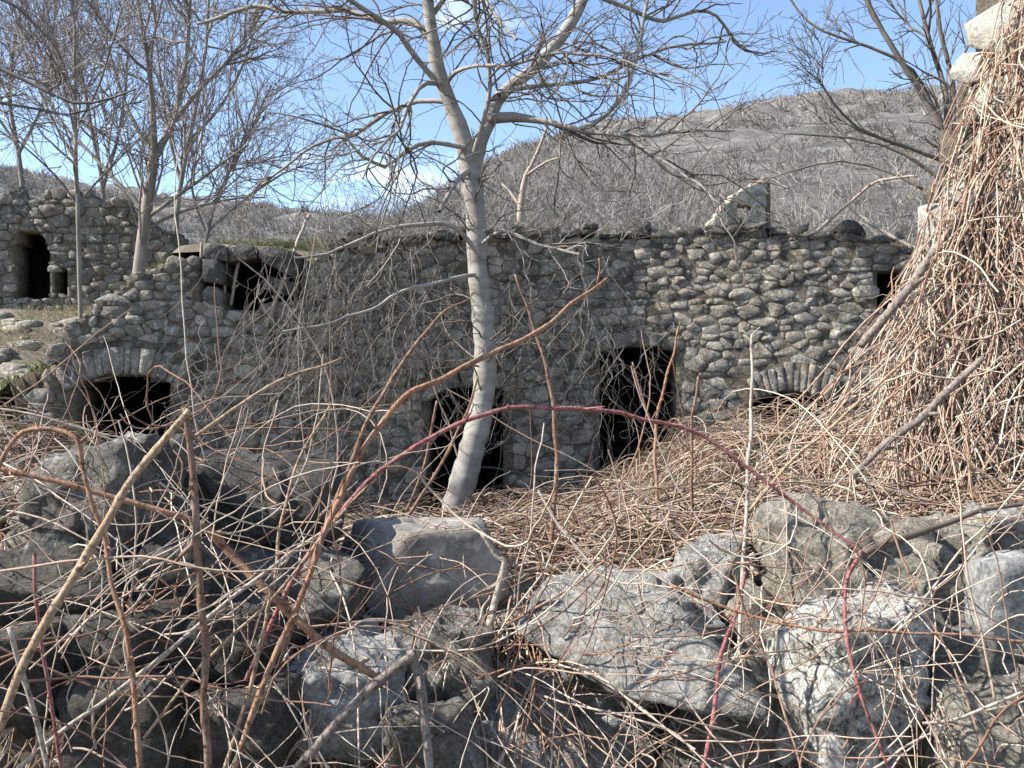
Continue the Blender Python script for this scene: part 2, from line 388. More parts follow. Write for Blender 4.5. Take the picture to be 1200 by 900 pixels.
hill_me = grid_mesh('hillside', XX, YY, Hhill(XX, YY))
hill_me.materials.append(M['bank']); hill_me.materials.append(M['hill'])
mi = np.zeros(len(hill_me.polygons), np.int32)
cy = np.empty(len(hill_me.polygons) * 3, np.float32); hill_me.polygons.foreach_get('center', cy)
mi[cy.reshape(-1, 3)[:, 1] > 17.5] = 1
hill_me.polygons.foreach_set('material_index', mi)
hill = link('hillside', hill_me, None, kind='structure')
tree_bvh_hill = BVHTree.FromPolygons([v.co[:] for v in hill_me.vertices], [p.vertices[:] for p in hill_me.polygons])
def hill_z(x, y):
    h = tree_bvh_hill.ray_cast(Vector((x, y, 400)), Vector((0, 0, -1)))
    return h[0].z if h[0] else float(Hground(np.array([x]), np.array([y]))[0])

# ------------------------------------------------------------------ rubble masonry
def clip_poly(poly, nx, ny, c):
    """keep nx*x+ny*y <= c"""
    out = []; m = len(poly)
    for i in range(m):
        a = poly[i]; b = poly[(i + 1) % m]
        da = nx * a[0] + ny * a[1] - c; db = nx * b[0] + ny * b[1] - c
        if da <= 0: out.append(a)
        if (da < 0 < db) or (db < 0 < da):
            t = da / (da - db); out.append((a[0] + (b[0] - a[0]) * t, a[1] + (b[1] - a[1]) * t))
    return out

def in_convex(poly, x, y):
    s = None
    for i in range(len(poly)):
        a = poly[i]; b = poly[(i + 1) % len(poly)]
        cr = (b[0] - a[0]) * (y - a[1]) - (b[1] - a[1]) * (x - a[0])
        if s is None: s = cr > 0
        elif (cr > 0) != s: return False
    return True

def ccw(poly):
    a = sum(poly[i][0] * poly[(i + 1) % len(poly)][1] - poly[(i + 1) % len(poly)][0] * poly[i][1] for i in range(len(poly)))
    return poly if a > 0 else poly[::-1]

def rubble_cells(x0, x1, z0, z1, hfun, aspect, holes, top, seed):
    """power diagram of jittered rows: list of polygons in wall coordinates"""
    R = random.Random(seed); pts = []
    z = z0
    while z < z1:
        h = hfun(z) * R.uniform(0.7, 1.35); x = x0 - R.random() * 0.2
        while x < x1:
            w = h * aspect * math.exp(R.gauss(0, 0.33))
            pts.append((x + w / 2 + R.gauss(0, 0.1) * w, z + h / 2 + R.gauss(0, 0.17) * h, w, h)); x += w
        z += h
    P = np.array(pts); A = 1.6
    S = P[:, :2] * np.array([1, A]); Wt = (np.minimum(P[:, 2], P[:, 3] * A) * 0.5) ** 2 * np.random.default_rng(seed).uniform(0.0, 2.3, len(P))
    holes = [ccw(h) for h in holes]; cells = []
    for i in range(len(P)):
        x, y = P[i, 0], P[i, 1]
        if y > top(x) or any(in_convex(h, x, y) for h in holes): continue
        d2 = ((S - S[i]) ** 2).sum(1); rad = 3.2 * max(P[i, 2], P[i, 3] * A)
        nb = np.where(d2 < rad * rad)[0]; nb = nb[np.argsort(d2[nb])][1:26]
        b = P[i, 2] * 0.85
        sx, sy = S[i]
        poly = [(sx - b, sy - b), (sx + b, sy - b), (sx + b, sy + b), (sx - b, sy + b)]
        for j in nb:
            nx, ny = S[j] - S[i]
            c = 0.5 * ((S[j] ** 2).sum() - Wt[j] - (S[i] ** 2).sum() + Wt[i])
            poly = clip_poly(poly, nx, ny, c)
            if len(poly) < 3: break
        if len(poly) < 3: continue
        poly = [(p[0], p[1] / A) for p in poly]
        poly = clip_poly(clip_poly(poly, -1, 0, -x0 + R.uniform(-.05, .05)), 1, 0, x1 + R.uniform(-.05, .05))
        if len(poly) < 3: continue
        for h in holes:
            best = None
            for k in range(len(h)):
                a, bb = h[k], h[(k + 1) % len(h)]
                nx, ny = (bb[1] - a[1]), -(bb[0] - a[0]); l = math.hypot(nx, ny) + 1e-9; nx /= l; ny /= l   # outward
                d = nx * (x - a[0]) + ny * (y - a[1])
                if best is None or d > best[0]: best = (d, nx, ny, nx * a[0] + ny * a[1])
            if best[0] < 1.0:
                poly = clip_poly(poly, -best[1], -best[2], -best[3] - R.uniform(-0.02, 0.015))
                if len(poly) < 3: break
        if len(poly) < 3: continue
        ar = abs(sum(poly[k][0] * poly[(k + 1) % len(poly)][1] - poly[(k + 1) % len(poly)][0] * poly[k][1] for k in range(len(poly)))) / 2
        if ar < 0.0012: continue
        cells.append((poly, ar))
    return cells

def stone_geo(poly, R, fmap, gap=0.010, depth=0.10, d0=None, bulge=None, cut=0.65):
    """one stone of a wall face: outline, chamfer ring, uneven face; fmap(s, z, d) gives the world point"""
    poly = ccw(poly); m = len(poly)
    cx = sum(p[0] for p in poly) / m; cz = sum(p[1] for p in poly) / m
    pts = []
    for i in range(m):
        a, b, c = poly[i - 1], poly[i], poly[(i + 1) % m]
        if R.random() < cut:
            t = R.uniform(0.12, 0.36)
            pts.append((b[0] + (a[0] - b[0]) * t, b[1] + (a[1] - b[1]) * t)); t = R.uniform(0.12, 0.36)
            pts.append((b[0] + (c[0] - b[0]) * t, b[1] + (c[1] - b[1]) * t))
        else: pts.append(b)
    q = []
    for (x, z) in pts:
        dx, dz = x - cx, z - cz; l = math.hypot(dx, dz) + 1e-6; k = max(0.4, (l - gap) / l) * R.uniform(0.975, 1.0)
        q.append((cx + dx * k, cz + dz * k))
    size = math.sqrt(max(1e-4, abs(sum(q[k][0] * q[(k + 1) % len(q)][1] - q[(k + 1) % len(q)][0] * q[k][1] for k in range(len(q)))) / 2))
    d0 = R.uniform(-0.006, 0.018) if d0 is None else d0
    bl = size * R.uniform(0.02, 0.085) if bulge is None else bulge
    tx, tz = R.gauss(0, 0.15), R.gauss(0, 0.13)
    n = len(q); V = []
    for (x, z) in q: V.append(fmap(x, z, -depth))
    for (x, z) in q: V.append(fmap(x, z, d0 + 0.6 * (tx * (x - cx) + tz * (z - cz))))
    for (x, z) in q:
        k = R.uniform(0.82, 0.97); xx, zz = cx + (x - cx) * k, cz + (z - cz) * k
        V.append(fmap(xx, zz, d0 + bl * R.uniform(0.6, 1.1) + tx * (xx - cx) + tz * (zz - cz)))
    V.append(fmap(cx, cz, d0 + bl * R.uniform(0.7, 1.3)))
    Q = []
    for i in range(n):
        j = (i + 1) % n
        Q.append((i, j, n + j, n + i)); Q.append((n + i, n + j, 2 * n + j, 2 * n + i))
    T = [(2 * n + i, 2 * n + (i + 1) % n, 3 * n) for i in range(n)]
    return np.array(V), Q, T

def build_stones(cells, parent, mat, fmap, seed, limit=300, origin=(0, 0, 0), name='stone', smooth=False, **kw):
    R = random.Random(seed); order = sorted(range(len(cells)), key=lambda i: -cells[i][1])
    rest = Bag(); origin = np.array(origin)
    for rank, i in enumerate(order):
        V, Q, T = stone_geo(cells[i][0], R, fmap, **kw); r = R.random()
        if rank < limit:
            c = V.mean(0); me = np_mesh(name, V - c, Q, T, np.full(len(V), r), smooth)
            link(name, me, mat, parent, loc=tuple(c - origin))
        else: rest.add(V, Q, T, r)
    if rest.n:
        link('small_stones', rest.mesh('small_stones', smooth, origin), mat, parent, kind='stuff')

def core_mesh(name, x0, x1, z0, z1, step, solid, fmap, front, back):
    nx = int((x1 - x0) / step); nz = int((z1 - z0) / step)
    S = np.zeros((nx + 2, nz + 2), bool)
    for i in range(nx):
        for k in range(nz):
            S[i + 1, k + 1] = solid(x0 + (i + .5) * step, z0 + (k + .5) * step)
    V, Q, idx = [], [], {}
    def v(i, k, b):
        key = (i, k, b)
        if key not in idx: idx[key] = len(V); V.append(fmap(x0 + i * step, z0 + k * step, back if b else front))
        return idx[key]
    for i in range(nx):
        for k in range(nz):
            if not S[i + 1, k + 1]: continue
            Q.append((v(i, k, 0), v(i + 1, k, 0), v(i + 1, k + 1, 0), v(i, k + 1, 0)))
            Q.append((v(i, k, 1), v(i, k + 1, 1), v(i + 1, k + 1, 1), v(i + 1, k, 1)))
            if not S[i, k + 1]: Q.append((v(i, k, 0), v(i, k + 1, 0), v(i, k + 1, 1), v(i, k, 1)))
            if not S[i + 2, k + 1]: Q.append((v(i + 1, k, 0), v(i + 1, k, 1), v(i + 1, k + 1, 1), v(i + 1, k + 1, 0)))
            if not S[i + 1, k]: Q.append((v(i, k, 0), v(i, k, 1), v(i + 1, k, 1), v(i + 1, k, 0)))
            if not S[i + 1, k + 2]: Q.append((v(i, k + 1, 0), v(i + 1, k + 1, 0), v(i + 1, k + 1, 1), v(i, k + 1, 1)))
    return np.array(V), Q

# ------------------------------------------------------------------ the ruined front wall
HB = (0.0, 10.9, 0.0)
house = thing('ruined_house', 'long ruined rubble stone house front with dark arched doorways behind the pale tree', 'ruin', HB)
fmain = lambda s, z, d: (s, float(wallY(s)) - d, z)
def pxpoly(pts): return [wall_xz(*p) for p in pts]
def arc(cx, cy, r, a0, a1, n): return [(cx + r * math.sin(math.radians(a0 + (a1 - a0) * i / n)), cy - r * math.cos(math.radians(a0 + (a1 - a0) * i / n))) for i in range(n + 1)]
# outlines of the openings in the face
arch_l_in = arc(148, 560, 120, -28, 26, 8)
arch_r_in = arc(928, 552, 92, -30, 30, 8)
open_arch_l = pxpoly([(92, 620)] + arch_l_in + [(200, 620)])
open_arch_r = pxpoly([(882, 620)] + arch_r_in + [(974, 620)])
open_door = pxpoly([(503, 660), (503, 468), (520, 456), (575, 450), (592, 460), (592, 660)])
open_win = pxpoly([(703, 640), (703, 412), (745, 404), (791, 410), (791, 640)])
open_top = pxpoly([(1030, 362), (1030, 316), (1060, 316), (1060, 362)])
open_up = pxpoly([(262, 364), (262, 300), (306, 300), (306, 364)])
openings = [open_arch_l, open_arch_r, open_door, open_win, open_top, open_up]
band_l = pxpoly([(92, 620)] + arc(148, 560, 160, -34, 31, 9) + [(200, 620)])
band_r = pxpoly([(882, 620)] + arc(928, 552, 128, -26, 26, 9) + [(974, 620)])
band_door = pxpoly([(503, 660), (494, 452), (520, 436), (578, 432), (604, 446), (592, 660)])
band_win = pxpoly([(703, 640), (692, 402), (745, 388), (802, 400), (791, 640)])
holes = [band_l, band_r, band_door, band_win, open_top, open_up]
xa, xb = wall_xz(30, 480)[0], wall_xz(1078, 300)[0]
hf = lambda z: 0.108 if z < 2.4 else 0.096
cells = rubble_cells(xa, xb, 0.15, 3.6, hf, 1.95, holes, top_main, 11)
vis = []
hid = []
for c in cells:          # stones low down behind the heap show least
    zc = sum(p[1] for p in c[0]) / len(c[0])
    (vis if zc > 0.5 else hid).append(c)
build_stones(vis, house, M['wall'], fmain, 12, 300, HB, gap=0.0025, cut=.25)
if hid: build_stones(hid, house, M['wall'], fmain, 13, 0, HB, gap=0.012)
# voussoirs and lintel stones
def voussoirs(inner_c, ri, ro, a0, a1, n, seed):
    R = random.Random(seed); e = sorted([a0 + (a1 - a0) * (i + R.uniform(-0.22, 0.22) * (0 < i < n)) / n for i in range(n + 1)])
    for i in range(n):
        r2 = ro * R.uniform(0.95, 1.02); r1 = ri * R.uniform(0.985, 1.02)
        pl = pxpoly([(inner_c[0] + r * math.sin(math.radians(a)), inner_c[1] - r * math.cos(math.radians(a))) for r, a in ((r1, e[i]), (r1, e[i + 1]), (r2, e[i + 1]), (r2, e[i]))])
        V, Q, T = stone_geo(pl, R, fmain, gap=0.005, cut=0.25, depth=0.3, d0=R.uniform(.012, .04))
        c = V.mean(0); link('arch_stone', np_mesh('arch_stone', V - c, Q, T, np.full(len(V), R.uniform(0.1, 0.75)), False), M['wall'], house, loc=tuple(c - np.array(HB)))
voussoirs((148, 560), 121, 158, -34, 31, 14, 3)
voussoirs((928, 552), 93, 126, -27, 27, 12, 4)
def lintel(polys, seed, mat='wall'):
    R = random.Random(seed)
    for p in polys:
        V, Q, T = stone_geo(pxpoly(p), R, fmain, gap=0.006, depth=0.35, d0=R.uniform(0.0, 0.03), cut=0.5)
        c = V.mean(0); link('lintel_stone', np_mesh('lintel_stone', V - c, Q, T, np.full(len(V), R.random()), False), M[mat], house, loc=tuple(c - np.array(HB)))
lintel([[(494, 472), (503, 470), (519, 457), (540, 453), (536, 434), (515, 437), (492, 452)], [(541, 453), (574, 449), (579, 431), (538, 434)], [(576, 450), (592, 460), (605, 458), (605, 443), (580, 432)]], 5)
lintel([[(690, 414), (716, 410), (716, 391), (690, 398)], [(717, 410), (746, 405), (746, 387), (717, 391)], [(747, 405), (774, 408), (776, 391), (748, 387)], [(775, 409), (803, 412), (803, 397), (777, 391)]], 6)
# rough slabs roofing the collapsed gap at the upper left
lintel([[(236, 303), (268, 307), (266, 288), (252, 284), (239, 288)], [(269, 307), (303, 303), (301, 290), (288, 284), (267, 289)], [(303, 306), (352, 330), (356, 300), (330, 288), (304, 290)], [(306, 340), (350, 350), (352, 332), (310, 322)], [(236, 330), (262, 334), (262, 304), (238, 303)], [(238, 358), (262, 362), (262, 336), (236, 334)]], 7, 'wall_dark')
def solid_main(x, z):
    return z < top_main(x) - 0.03 and not any(in_convex(h, x, z) for h in openings)
Vc, Qc = core_mesh('wall_core', xa + .05, xb, 0.0, 3.6, 0.06, solid_main, fmain, 0.001, -0.55)
link('wall_core', np_mesh('wall_core', Vc - np.array(HB), Qc, None, np.full(len(Vc), .5), False), M['mortar'], house)
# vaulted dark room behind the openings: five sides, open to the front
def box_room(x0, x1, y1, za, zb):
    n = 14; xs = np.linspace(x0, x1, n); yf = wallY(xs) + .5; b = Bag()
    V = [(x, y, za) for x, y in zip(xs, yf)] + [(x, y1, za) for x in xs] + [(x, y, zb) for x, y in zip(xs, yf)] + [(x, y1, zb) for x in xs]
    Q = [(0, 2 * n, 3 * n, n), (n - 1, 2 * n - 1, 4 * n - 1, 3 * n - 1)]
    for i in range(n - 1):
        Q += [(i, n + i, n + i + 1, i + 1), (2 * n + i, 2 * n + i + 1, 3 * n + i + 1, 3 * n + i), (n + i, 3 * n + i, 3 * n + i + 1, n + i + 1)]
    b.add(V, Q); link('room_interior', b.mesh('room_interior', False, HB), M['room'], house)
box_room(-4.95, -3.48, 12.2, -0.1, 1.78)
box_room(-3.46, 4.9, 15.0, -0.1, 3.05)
# capping slabs along the wall head, some tilted
R = random.Random(21); x = wall_xz(385, 290)[0]
while x < xb - 0.1:
    w = R.uniform(0.16, 0.42); h = R.uniform(0.045, 0.11); zt = top_main(x + w / 2) + R.uniform(-0.05, 0.03)
    for lay in range(R.choice((1, 1, 2))):
        tl = R.gauss(0, 0.12)
        pl = [(x, zt), (x + w * R.uniform(.85, 1), zt + tl * w), (x + w * R.uniform(.8, .95), zt + h + tl * w), (x + w * 0.5, zt + h * R.uniform(1, 1.25)), (x + w * R.uniform(0.02, .15), zt + h * R.uniform(.6, 1))]
        V, Q, T = stone_geo(pl, R, fmain, gap=0.004, depth=0.4, d0=R.uniform(0.02, 0.10), cut=0.3)
        c = V.mean(0); link('capping_slab', np_mesh('capping_slab', V - c, Q, T, np.full(len(V), R.random()), False), M['wall_dark'], house, loc=tuple(c - np.array(HB)))
        zt += h * 0.95
    x += w * R.uniform(0.85, 1.0)

# ------------------------------------------------------------------ ruin on the terrace, upper left
YL = 15.5
RB = (-7.2, YL, 3.0)
ruin = thing('stone_ruin', 'tumbledown stone hut with a doorway and small square window beyond the thin trunk', 'ruin', RB)
fl = lambda s, z, d: (s, YL + 0.12 * (s + 7) - d, z)
def lxz(px, py):
    X = (px - 600) / F * YL
    for _ in range(8): X = (px - 600) / F * (YL + 0.12 * (X + 7))
    return X, CAMZ + (450 - py) / F * (YL + 0.12 * (X + 7))
LT = [lxz(*p) for p in [(-90, 215), (-30, 228), (10, 222), (40, 232), (70, 222), (110, 228), (150, 238), (172, 262), (205, 270), (218, 300)]]
topl = lambda x: float(np.interp(x, [t[0] for t in LT], [t[1] for t in LT]))
lo = [[lxz(*p) for p in q] for q in ([(18, 350), (18, 285), (26, 270), (46, 270), (56, 286), (56, 350)], [(61, 344), (61, 319), (79, 317), (79, 344)])]
lc = rubble_cells(lxz(-90, 300)[0], lxz(220, 300)[0], 2.0, 5.1, lambda z: 0.12, 1.5, lo, topl, 31)
build_stones(lc, ruin, M['far_wall'], fl, 32, 260, RB, gap=0.006, cut=.42)
Vc, Qc = core_mesh('wall_core', lxz(-90, 300)[0], lxz(218, 300)[0], 1.9, 5.1, 0.07, lambda x, z: z < topl(x) - .04 and not any(in_convex(h, x, z) for h in lo), fl, -0.01, -0.6)
link('wall_core', np_mesh('wall_core', Vc - np.array(RB), Qc, None, np.full(len(Vc), .5), False), M['mortar'], ruin)
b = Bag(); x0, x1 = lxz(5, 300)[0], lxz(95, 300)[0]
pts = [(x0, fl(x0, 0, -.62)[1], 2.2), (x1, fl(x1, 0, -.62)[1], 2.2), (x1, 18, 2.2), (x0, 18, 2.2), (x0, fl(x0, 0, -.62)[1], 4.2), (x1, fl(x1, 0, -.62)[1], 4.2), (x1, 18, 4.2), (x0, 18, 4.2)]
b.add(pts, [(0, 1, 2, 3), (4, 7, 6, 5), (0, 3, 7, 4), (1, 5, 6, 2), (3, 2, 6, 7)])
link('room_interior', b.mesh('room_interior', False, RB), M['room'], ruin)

# ------------------------------------------------------------------ plaster ruin with a post, far up the slope
YP = 22.0
PB = tuple(at(865, 330, YP))
pr = thing('plaster_ruin', 'pale plastered wall remnant with a small window hole on the hillside', 'ruin', PB)
fp = lambda s, z, d: (s, YP - d + 0.3 * (s - 8), z)
pz = lambda px, py: (at(px, py, YP).x, at(px, py, YP).z)
hole = [pz(*p) for p in [(853, 262), (853, 247), (870, 246), (870, 262)]]
PT = [pz(*p) for p in [(818, 285), (822, 268), (829, 262), (834, 250), (841, 246), (848, 237), (858, 233), (866, 226), (880, 221), (889, 214), (890, 214)]]
topp = lambda x: float(np.interp(x, [t[0] for t in PT], [t[1] for t in PT]))
V, Q = core_mesh('wall', pz(818, 0)[0], pz(889, 0)[0], pz(0, 345)[1], pz(0, 212)[1], 0.06, lambda x, z: z < topp(x) and not in_convex(hole, x, z), fp, 0.0, -0.5)
V += (np.random.default_rng(4).random(V.shape) - .5) * 0.05
link('plastered_wall', np_mesh('plastered_wall', V - np.array(PB), Q, None, np.full(len(V), .5), False), M['plaster'], pr)
pc = rubble_cells(pz(866, 0)[0], pz(889, 0)[0], pz(0, 278)[1], pz(0, 212)[1], lambda z: 0.24, 1.4, [], topp, 41)
build_stones(pc, pr, M['sun_wall'], fp, 42, 60, PB, gap=0.02)
post = at(896, 335, YP - .3)
bm_ = Bag(); P, Rr = resample([post, post + Vector((0.0, 0, 1.1)), at(896, 212, YP - .3)], [0.15, 0.14, 0.13], 0.4)
add_tubes(bm_, P[None], Rr[None], 6, .5)
link('wooden_post', bm_.mesh('wooden_post', False, post), M['old_wood'], None, post, 'dark upright wooden post at the corner of the plaster remnant', 'post')

# ------------------------------------------------------------------ sunlit wall at the right edge
WA, WBp = np.array([2.28, 5.2]), np.array([3.75, 3.1])
wd = (WBp - WA) / np.linalg.norm(WBp - WA); wnrm = np.array([wd[1], -wd[0]]); wnrm = wnrm if wnrm[0] < 0 else -wnrm
fr = lambda s, z, d: (WA[0] + wd[0] * s + wnrm[0] * d, WA[1] + wd[1] * s + wnrm[1] * d, z)
SB = (float(WA[0] + wd[0]), float(WA[1] + wd[1]), 0.6)
sw = thing('stone_wall', 'tall sunlit stone wall at the edge, curtained with dry vines', 'wall', SB)
topr = lambda s: float(np.interp(s, [-0.1, 0.1, 0.28, 0.36, 0.46, 2.6], [2.2, 2.8, 3.3, 3.8, 4.3, 4.5]))
rc = rubble_cells(-0.02, 2.5, 0.5, 4.4, lambda z: 0.17, 1.5, [], topr, 51)
build_stones(rc, sw, M['sun_wall'], fr, 52, 300, SB, gap=0.006, cut=.42)
Vc, Qc = core_mesh('wall_core', 0.03, 2.5, 0.4, 4.4, 0.1, lambda x, z: z < topr(x) - .05, fr, -0.012, -0.6)
link('wall_core', np_mesh('wall_core', Vc - np.array(SB), Qc, None, np.full(len(Vc), .5), False), M['mortar'], sw)

# ------------------------------------------------------------------ boulders of the tumbled wall in front
_ico = {}
def ico(sub):
    if sub not in _ico:
        bm = bmesh.new(); bmesh.ops.create_icosphere(bm, subdivisions=sub, radius=1.0)
        _ico[sub] = (np.array([v.co[:] for v in bm.verts]), [[v.index for v in f.verts] for f in bm.faces]); bm.free()
    return _ico[sub]

def boulder_geo(size, seed, sub=4, cuts=9, rough=1.0, box=24, planes=(), rot=0.0, strata=0.018):
    """a rounded polyhedron: box sides, given planes and random cuts, then worn by noise"""
    D, T = ico(sub); r = np.random.default_rng(seed)
    pl = [(np.array(n, float) / np.linalg.norm(n), o) for n, o in planes]
    for ax in range(3):
        for sg in (-1, 1):
            n = np.zeros(3); n[ax] = sg; n = n + r.normal(size=3) * .16; pl.append((n / np.linalg.norm(n), r.uniform(.9, 1.0)))
    for _ in range(cuts):
        n = r.normal(size=3); n /= np.linalg.norm(n); pl.append((n, r.uniform(0.85, 1.2)))
    acc = 0
    for n, o in pl: acc = acc + (np.clip(D @ n, 0, None) / o) ** box
    P = D * (acc ** (-1.0 / box))[:, None]
    S = P * np.array(size) * 0.5; m = max(size); nr = D
    S = S + nr * ((fbm(S * (3.0 / m) + seed, 3) - .5) * 0.10 * m * rough)[:, None] + nr * ((fbm(S * 13 + seed, 5, gain=.62) - .5) * 0.05 * rough)[:, None]
    nf = int(26 + 20 * r.random()); fs = r.normal(size=(nf, 3)); fs = fs / np.linalg.norm(fs, axis=1, keepdims=True) * np.array(size) * .5
    if len(S) > 600:
        W_ = S + (np.stack([fbm(S * 9 + seed + 31 * q, 3) for q in range(3)], -1) - .5) * .09
        ci = np.argmin(((W_[:, None] - fs[None]) ** 2).sum(2), 1)
        gr = r.normal(size=(nf, 3)) * .16; S = S - nr * np.clip((r.random(nf)[ci] ** 2 * .05 * m) + ((S - fs[ci]) * gr[ci]).sum(1), -.012, .05)[:, None] * min(rough, 1.0)
    if strata:
        q = S @ np.array([.12, .1, 1.0]); lay = vnoise(np.stack([q * 17 + seed, S[:, 0] * 1.5, S[:, 1] * 1.5], -1))
        S = S - nr * (np.clip(.5 - np.abs(lay - .5) * 4, 0, 1) * strata)[:, None]
    c, s = math.cos(rot), math.sin(rot)
    return np.stack([S[:, 0] * c + S[:, 2] * s, S[:, 1], -S[:, 0] * s + S[:, 2] * c], -1), T

obst_V, obst_T = [], []
def add_obst(V, T):
    n = sum(len(v) for v in obst_V); obst_V.append(V); obst_T.extend([[i + n for i in t] for t in T])

def boulder(x0, y0, x1, y1, Y, mat, label, seed, depth=None, sub=4, **kw):
    """a boulder whose front shows between these picture corners when it stands Y metres off"""
    w = (x1 - x0) / F * Y; h = (y1 - y0) / F * Y
    d = depth or 0.9 * min(w, h) + 0.12
    c = at((x0 + x1) / 2, (y0 + y1) / 2, Y); c.y += d * 0.25
    V, T = boulder_geo((w * 1.06, d, h * 1.08), seed, sub, **kw)
    add_obst(V + np.array(c), T)
    o = link('boulder', np_mesh('boulder', V, None, T, np.full(len(V), .5), True), M[mat], None, c, label, 'boulder', 'boulders of the tumbled wall in front')
    return o

boulder(412, 612, 590, 752, 3.35, 'b_smooth', 'grey boulder with a flat smooth face below the foot of the pale tree', 101, 0.42, 5, cuts=0, rough=0.5, strata=.004, planes=[((0.3, -1, -0.02), 0.62), ((-0.75, -.5, 0.5), 0.88), ((.8, -.1, -.7), .95), ((.75, 0, .7), 1.0), ((-.8, -.3, -.6), 1.0), ((0, 0, 1), .85)], box=30)
boulder(620, 690, 848, 800, 3.0, 'b_pale', 'long pale boulder with a sunlit upper face, right of the flat-faced one', 102, 0.55, 5, cuts=5, planes=[((-0.15, -0.7, 0.8), 0.86), ((-.7, -.2, -.6), .95), ((.7, -.3, .6), .98)], rot=0.06, strata=.035)
boulder(796, 638, 876, 712, 3.25, 'b_pale', 'small pale block wedged above the end of the long pale boulder', 103, None, 4)
boulder(908, 606, 1115, 752, 3.15, 'b_beige', 'large pitted beige boulder below the vine heap', 104, 0.55, 5, rough=1.5, strata=.02)
boulder(912, 728, 1095, 908, 2.75, 'b_lich', 'blocky boulder speckled with black and white lichen, bright on one side', 105, 0.5, 5, cuts=4, planes=[((-0.85, -0.5, 0.2), 0.8), ((0.3, -1, 0.1), 0.7)])
boulder(1140, 655, 1235, 772, 2.95, 'b_blue', 'smooth bluish grey stone at the edge of the heap', 106, None, 4, rough=0.5)
boulder(1050, 616, 1165, 712, 3.3, 'b_beige', 'pale stone between the pitted boulder and the bluish stone', 107, None, 5)
boulder(540, 800, 780, 950, 2.98, 'b_pale', 'pale boulder carrying the long pale one', 108, 0.5, 5, planes=[((0.45, -.7, 0.6), 0.7)])
boulder(462, 728, 575, 850, 2.95, 'b_grey', 'grey stone right under the flat-faced boulder', 109, None, 5)
boulder(325, 765, 470, 890, 2.8, 'b_blue', 'dull blue-grey stone behind the snapped thick stem', 110, None, 5)
boulder(35, 525, 200, 662, 2.95, 'b_grey', 'rough round boulder with a sunlit crown behind the broken tan cane', 111, 0.5, 5, rough=1.2)
boulder(215, 538, 385, 660, 3.3, 'b_shade', 'dark shaded boulder between the broken cane and the orange arched cane', 112, 0.5, 5)
boulder(-60, 652, 125, 742, 2.75, 'b_shade', 'flat slab of stone with a lit corner low at the edge of the photo', 113, None, 4, cuts=4)
boulder(118, 632, 258, 728, 2.85, 'b_shade', 'dark slab directly under the rough round boulder', 114, None, 4, cuts=4)
boulder(60, 716, 205, 800, 2.65, 'b_shade', 'dark shaded block below the lit slab, beside the tan cane', 115, None, 4)
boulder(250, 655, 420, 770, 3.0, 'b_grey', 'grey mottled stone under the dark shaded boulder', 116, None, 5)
boulder(190, 715, 335, 812, 2.75, 'b_shade', 'dark stone crossed by the upright half of the broken cane', 117, None, 4)
boulder(-60, 745, 72, 850, 2.55, 'b_shade', 'dark stone at the lowest corner behind the tan cane foot', 118, None, 4)
boulder(60, 796, 210, 915, 2.5, 'b_shade', 'dark block at the bottom edge, two stones from the corner', 119, None, 4, planes=[((0, -1, 0), .7)])
boulder(200, 805, 345, 915, 2.6, 'b_shade', 'dark block at the bottom edge under the upright cane', 120, None, 4)
boulder(1072, 742, 1180, 825, 2.85, 'b_grey', 'brown-grey stone right of the lichen-speckled boulder', 121, None, 4)
boulder(1110, 812, 1260, 930, 2.65, 'b_beige', 'pale stone in the bottom corner beside the lichen-speckled boulder', 122, None, 4)
boulder(792, 790, 925, 925, 2.85, 'b_grey', 'grey stone between the lichen-speckled boulder and the pale supporting one', 123, None, 4)
boulder(1150, 602, 1260, 668, 3.4, 'b_pale', 'pale stone at the foot of the vine-curtained wall', 124, None, 4)
boulder(440, 835, 570, 930, 2.7, 'b_grey', 'low grey stone at the bottom edge beside the draped vine bundle', 125, None, 4)
boulder(385, 645, 440, 740, 3.45, 'b_grey', 'narrow grey stone leaning on the flat-faced boulder', 126, None, 4)
boulder(855, 690, 935, 800, 3.1, 'b_beige', 'small beige stone in the gap left of the pitted boulder', 127, None, 4)
# small filling stones in the gaps
fb = Bag(); rr = np.random.default_rng(61); D2, T2 = ico(2)
for i in range(240):
    x = rr.uniform(-2.2, 2.5); y = rr.uniform(2.95, 3.8); z = float(Hground(np.array([x]), np.array([y]))[0])
    s = rr.uniform(0.06, 0.17); V, T = boulder_geo((s * 1.3, s, s * .8), 900 + i, 2, 6, 0.8)
    fb.add(V + np.array([x, y, z + 0.01]), None, T, rr.random())
for i in range(210):      # rubble on the bank beside the house
    x = rr.uniform(-7.5, -4.6); y = rr.uniform(8.2, 13.0); z = hill_z(x, y)
    s = rr.uniform(0.06, 0.27); V, T = boulder_geo((s * 1.4, s, s * .8), 1300 + i, 2, 6, 0.8)
    fb.add(V + np.array([x, y, z - s * .1]), None, T, rr.random())
link('rubble', fb.mesh('rubble', False), M['wall'], None, label='small fallen stones filling the gaps and lying on the bank', kind='stuff')
add_obst(np.array([v.co[:] for v in ground_me.vertices]), [list(p.vertices) for p in ground_me.polygons])
bvh = BVHTree.FromPolygons([tuple(v) for v in np.concatenate(obst_V)], obst_T)

def push_out(P, rad, lift=0.0):
    """keep strand points outside the boulders and above the ground"""
    sh = P.shape; Q = P.reshape(-1, 3)
    for i in range(len(Q)):
        p = Vector(Q[i]); loc, nrm, _, d = bvh.find_nearest(p, 0.6)
        if loc is None: continue
        s = (p - loc).dot(nrm)
        if s < rad + lift:
            p = loc + nrm * (rad + lift); Q[i] = p
    return Q.reshape(sh)

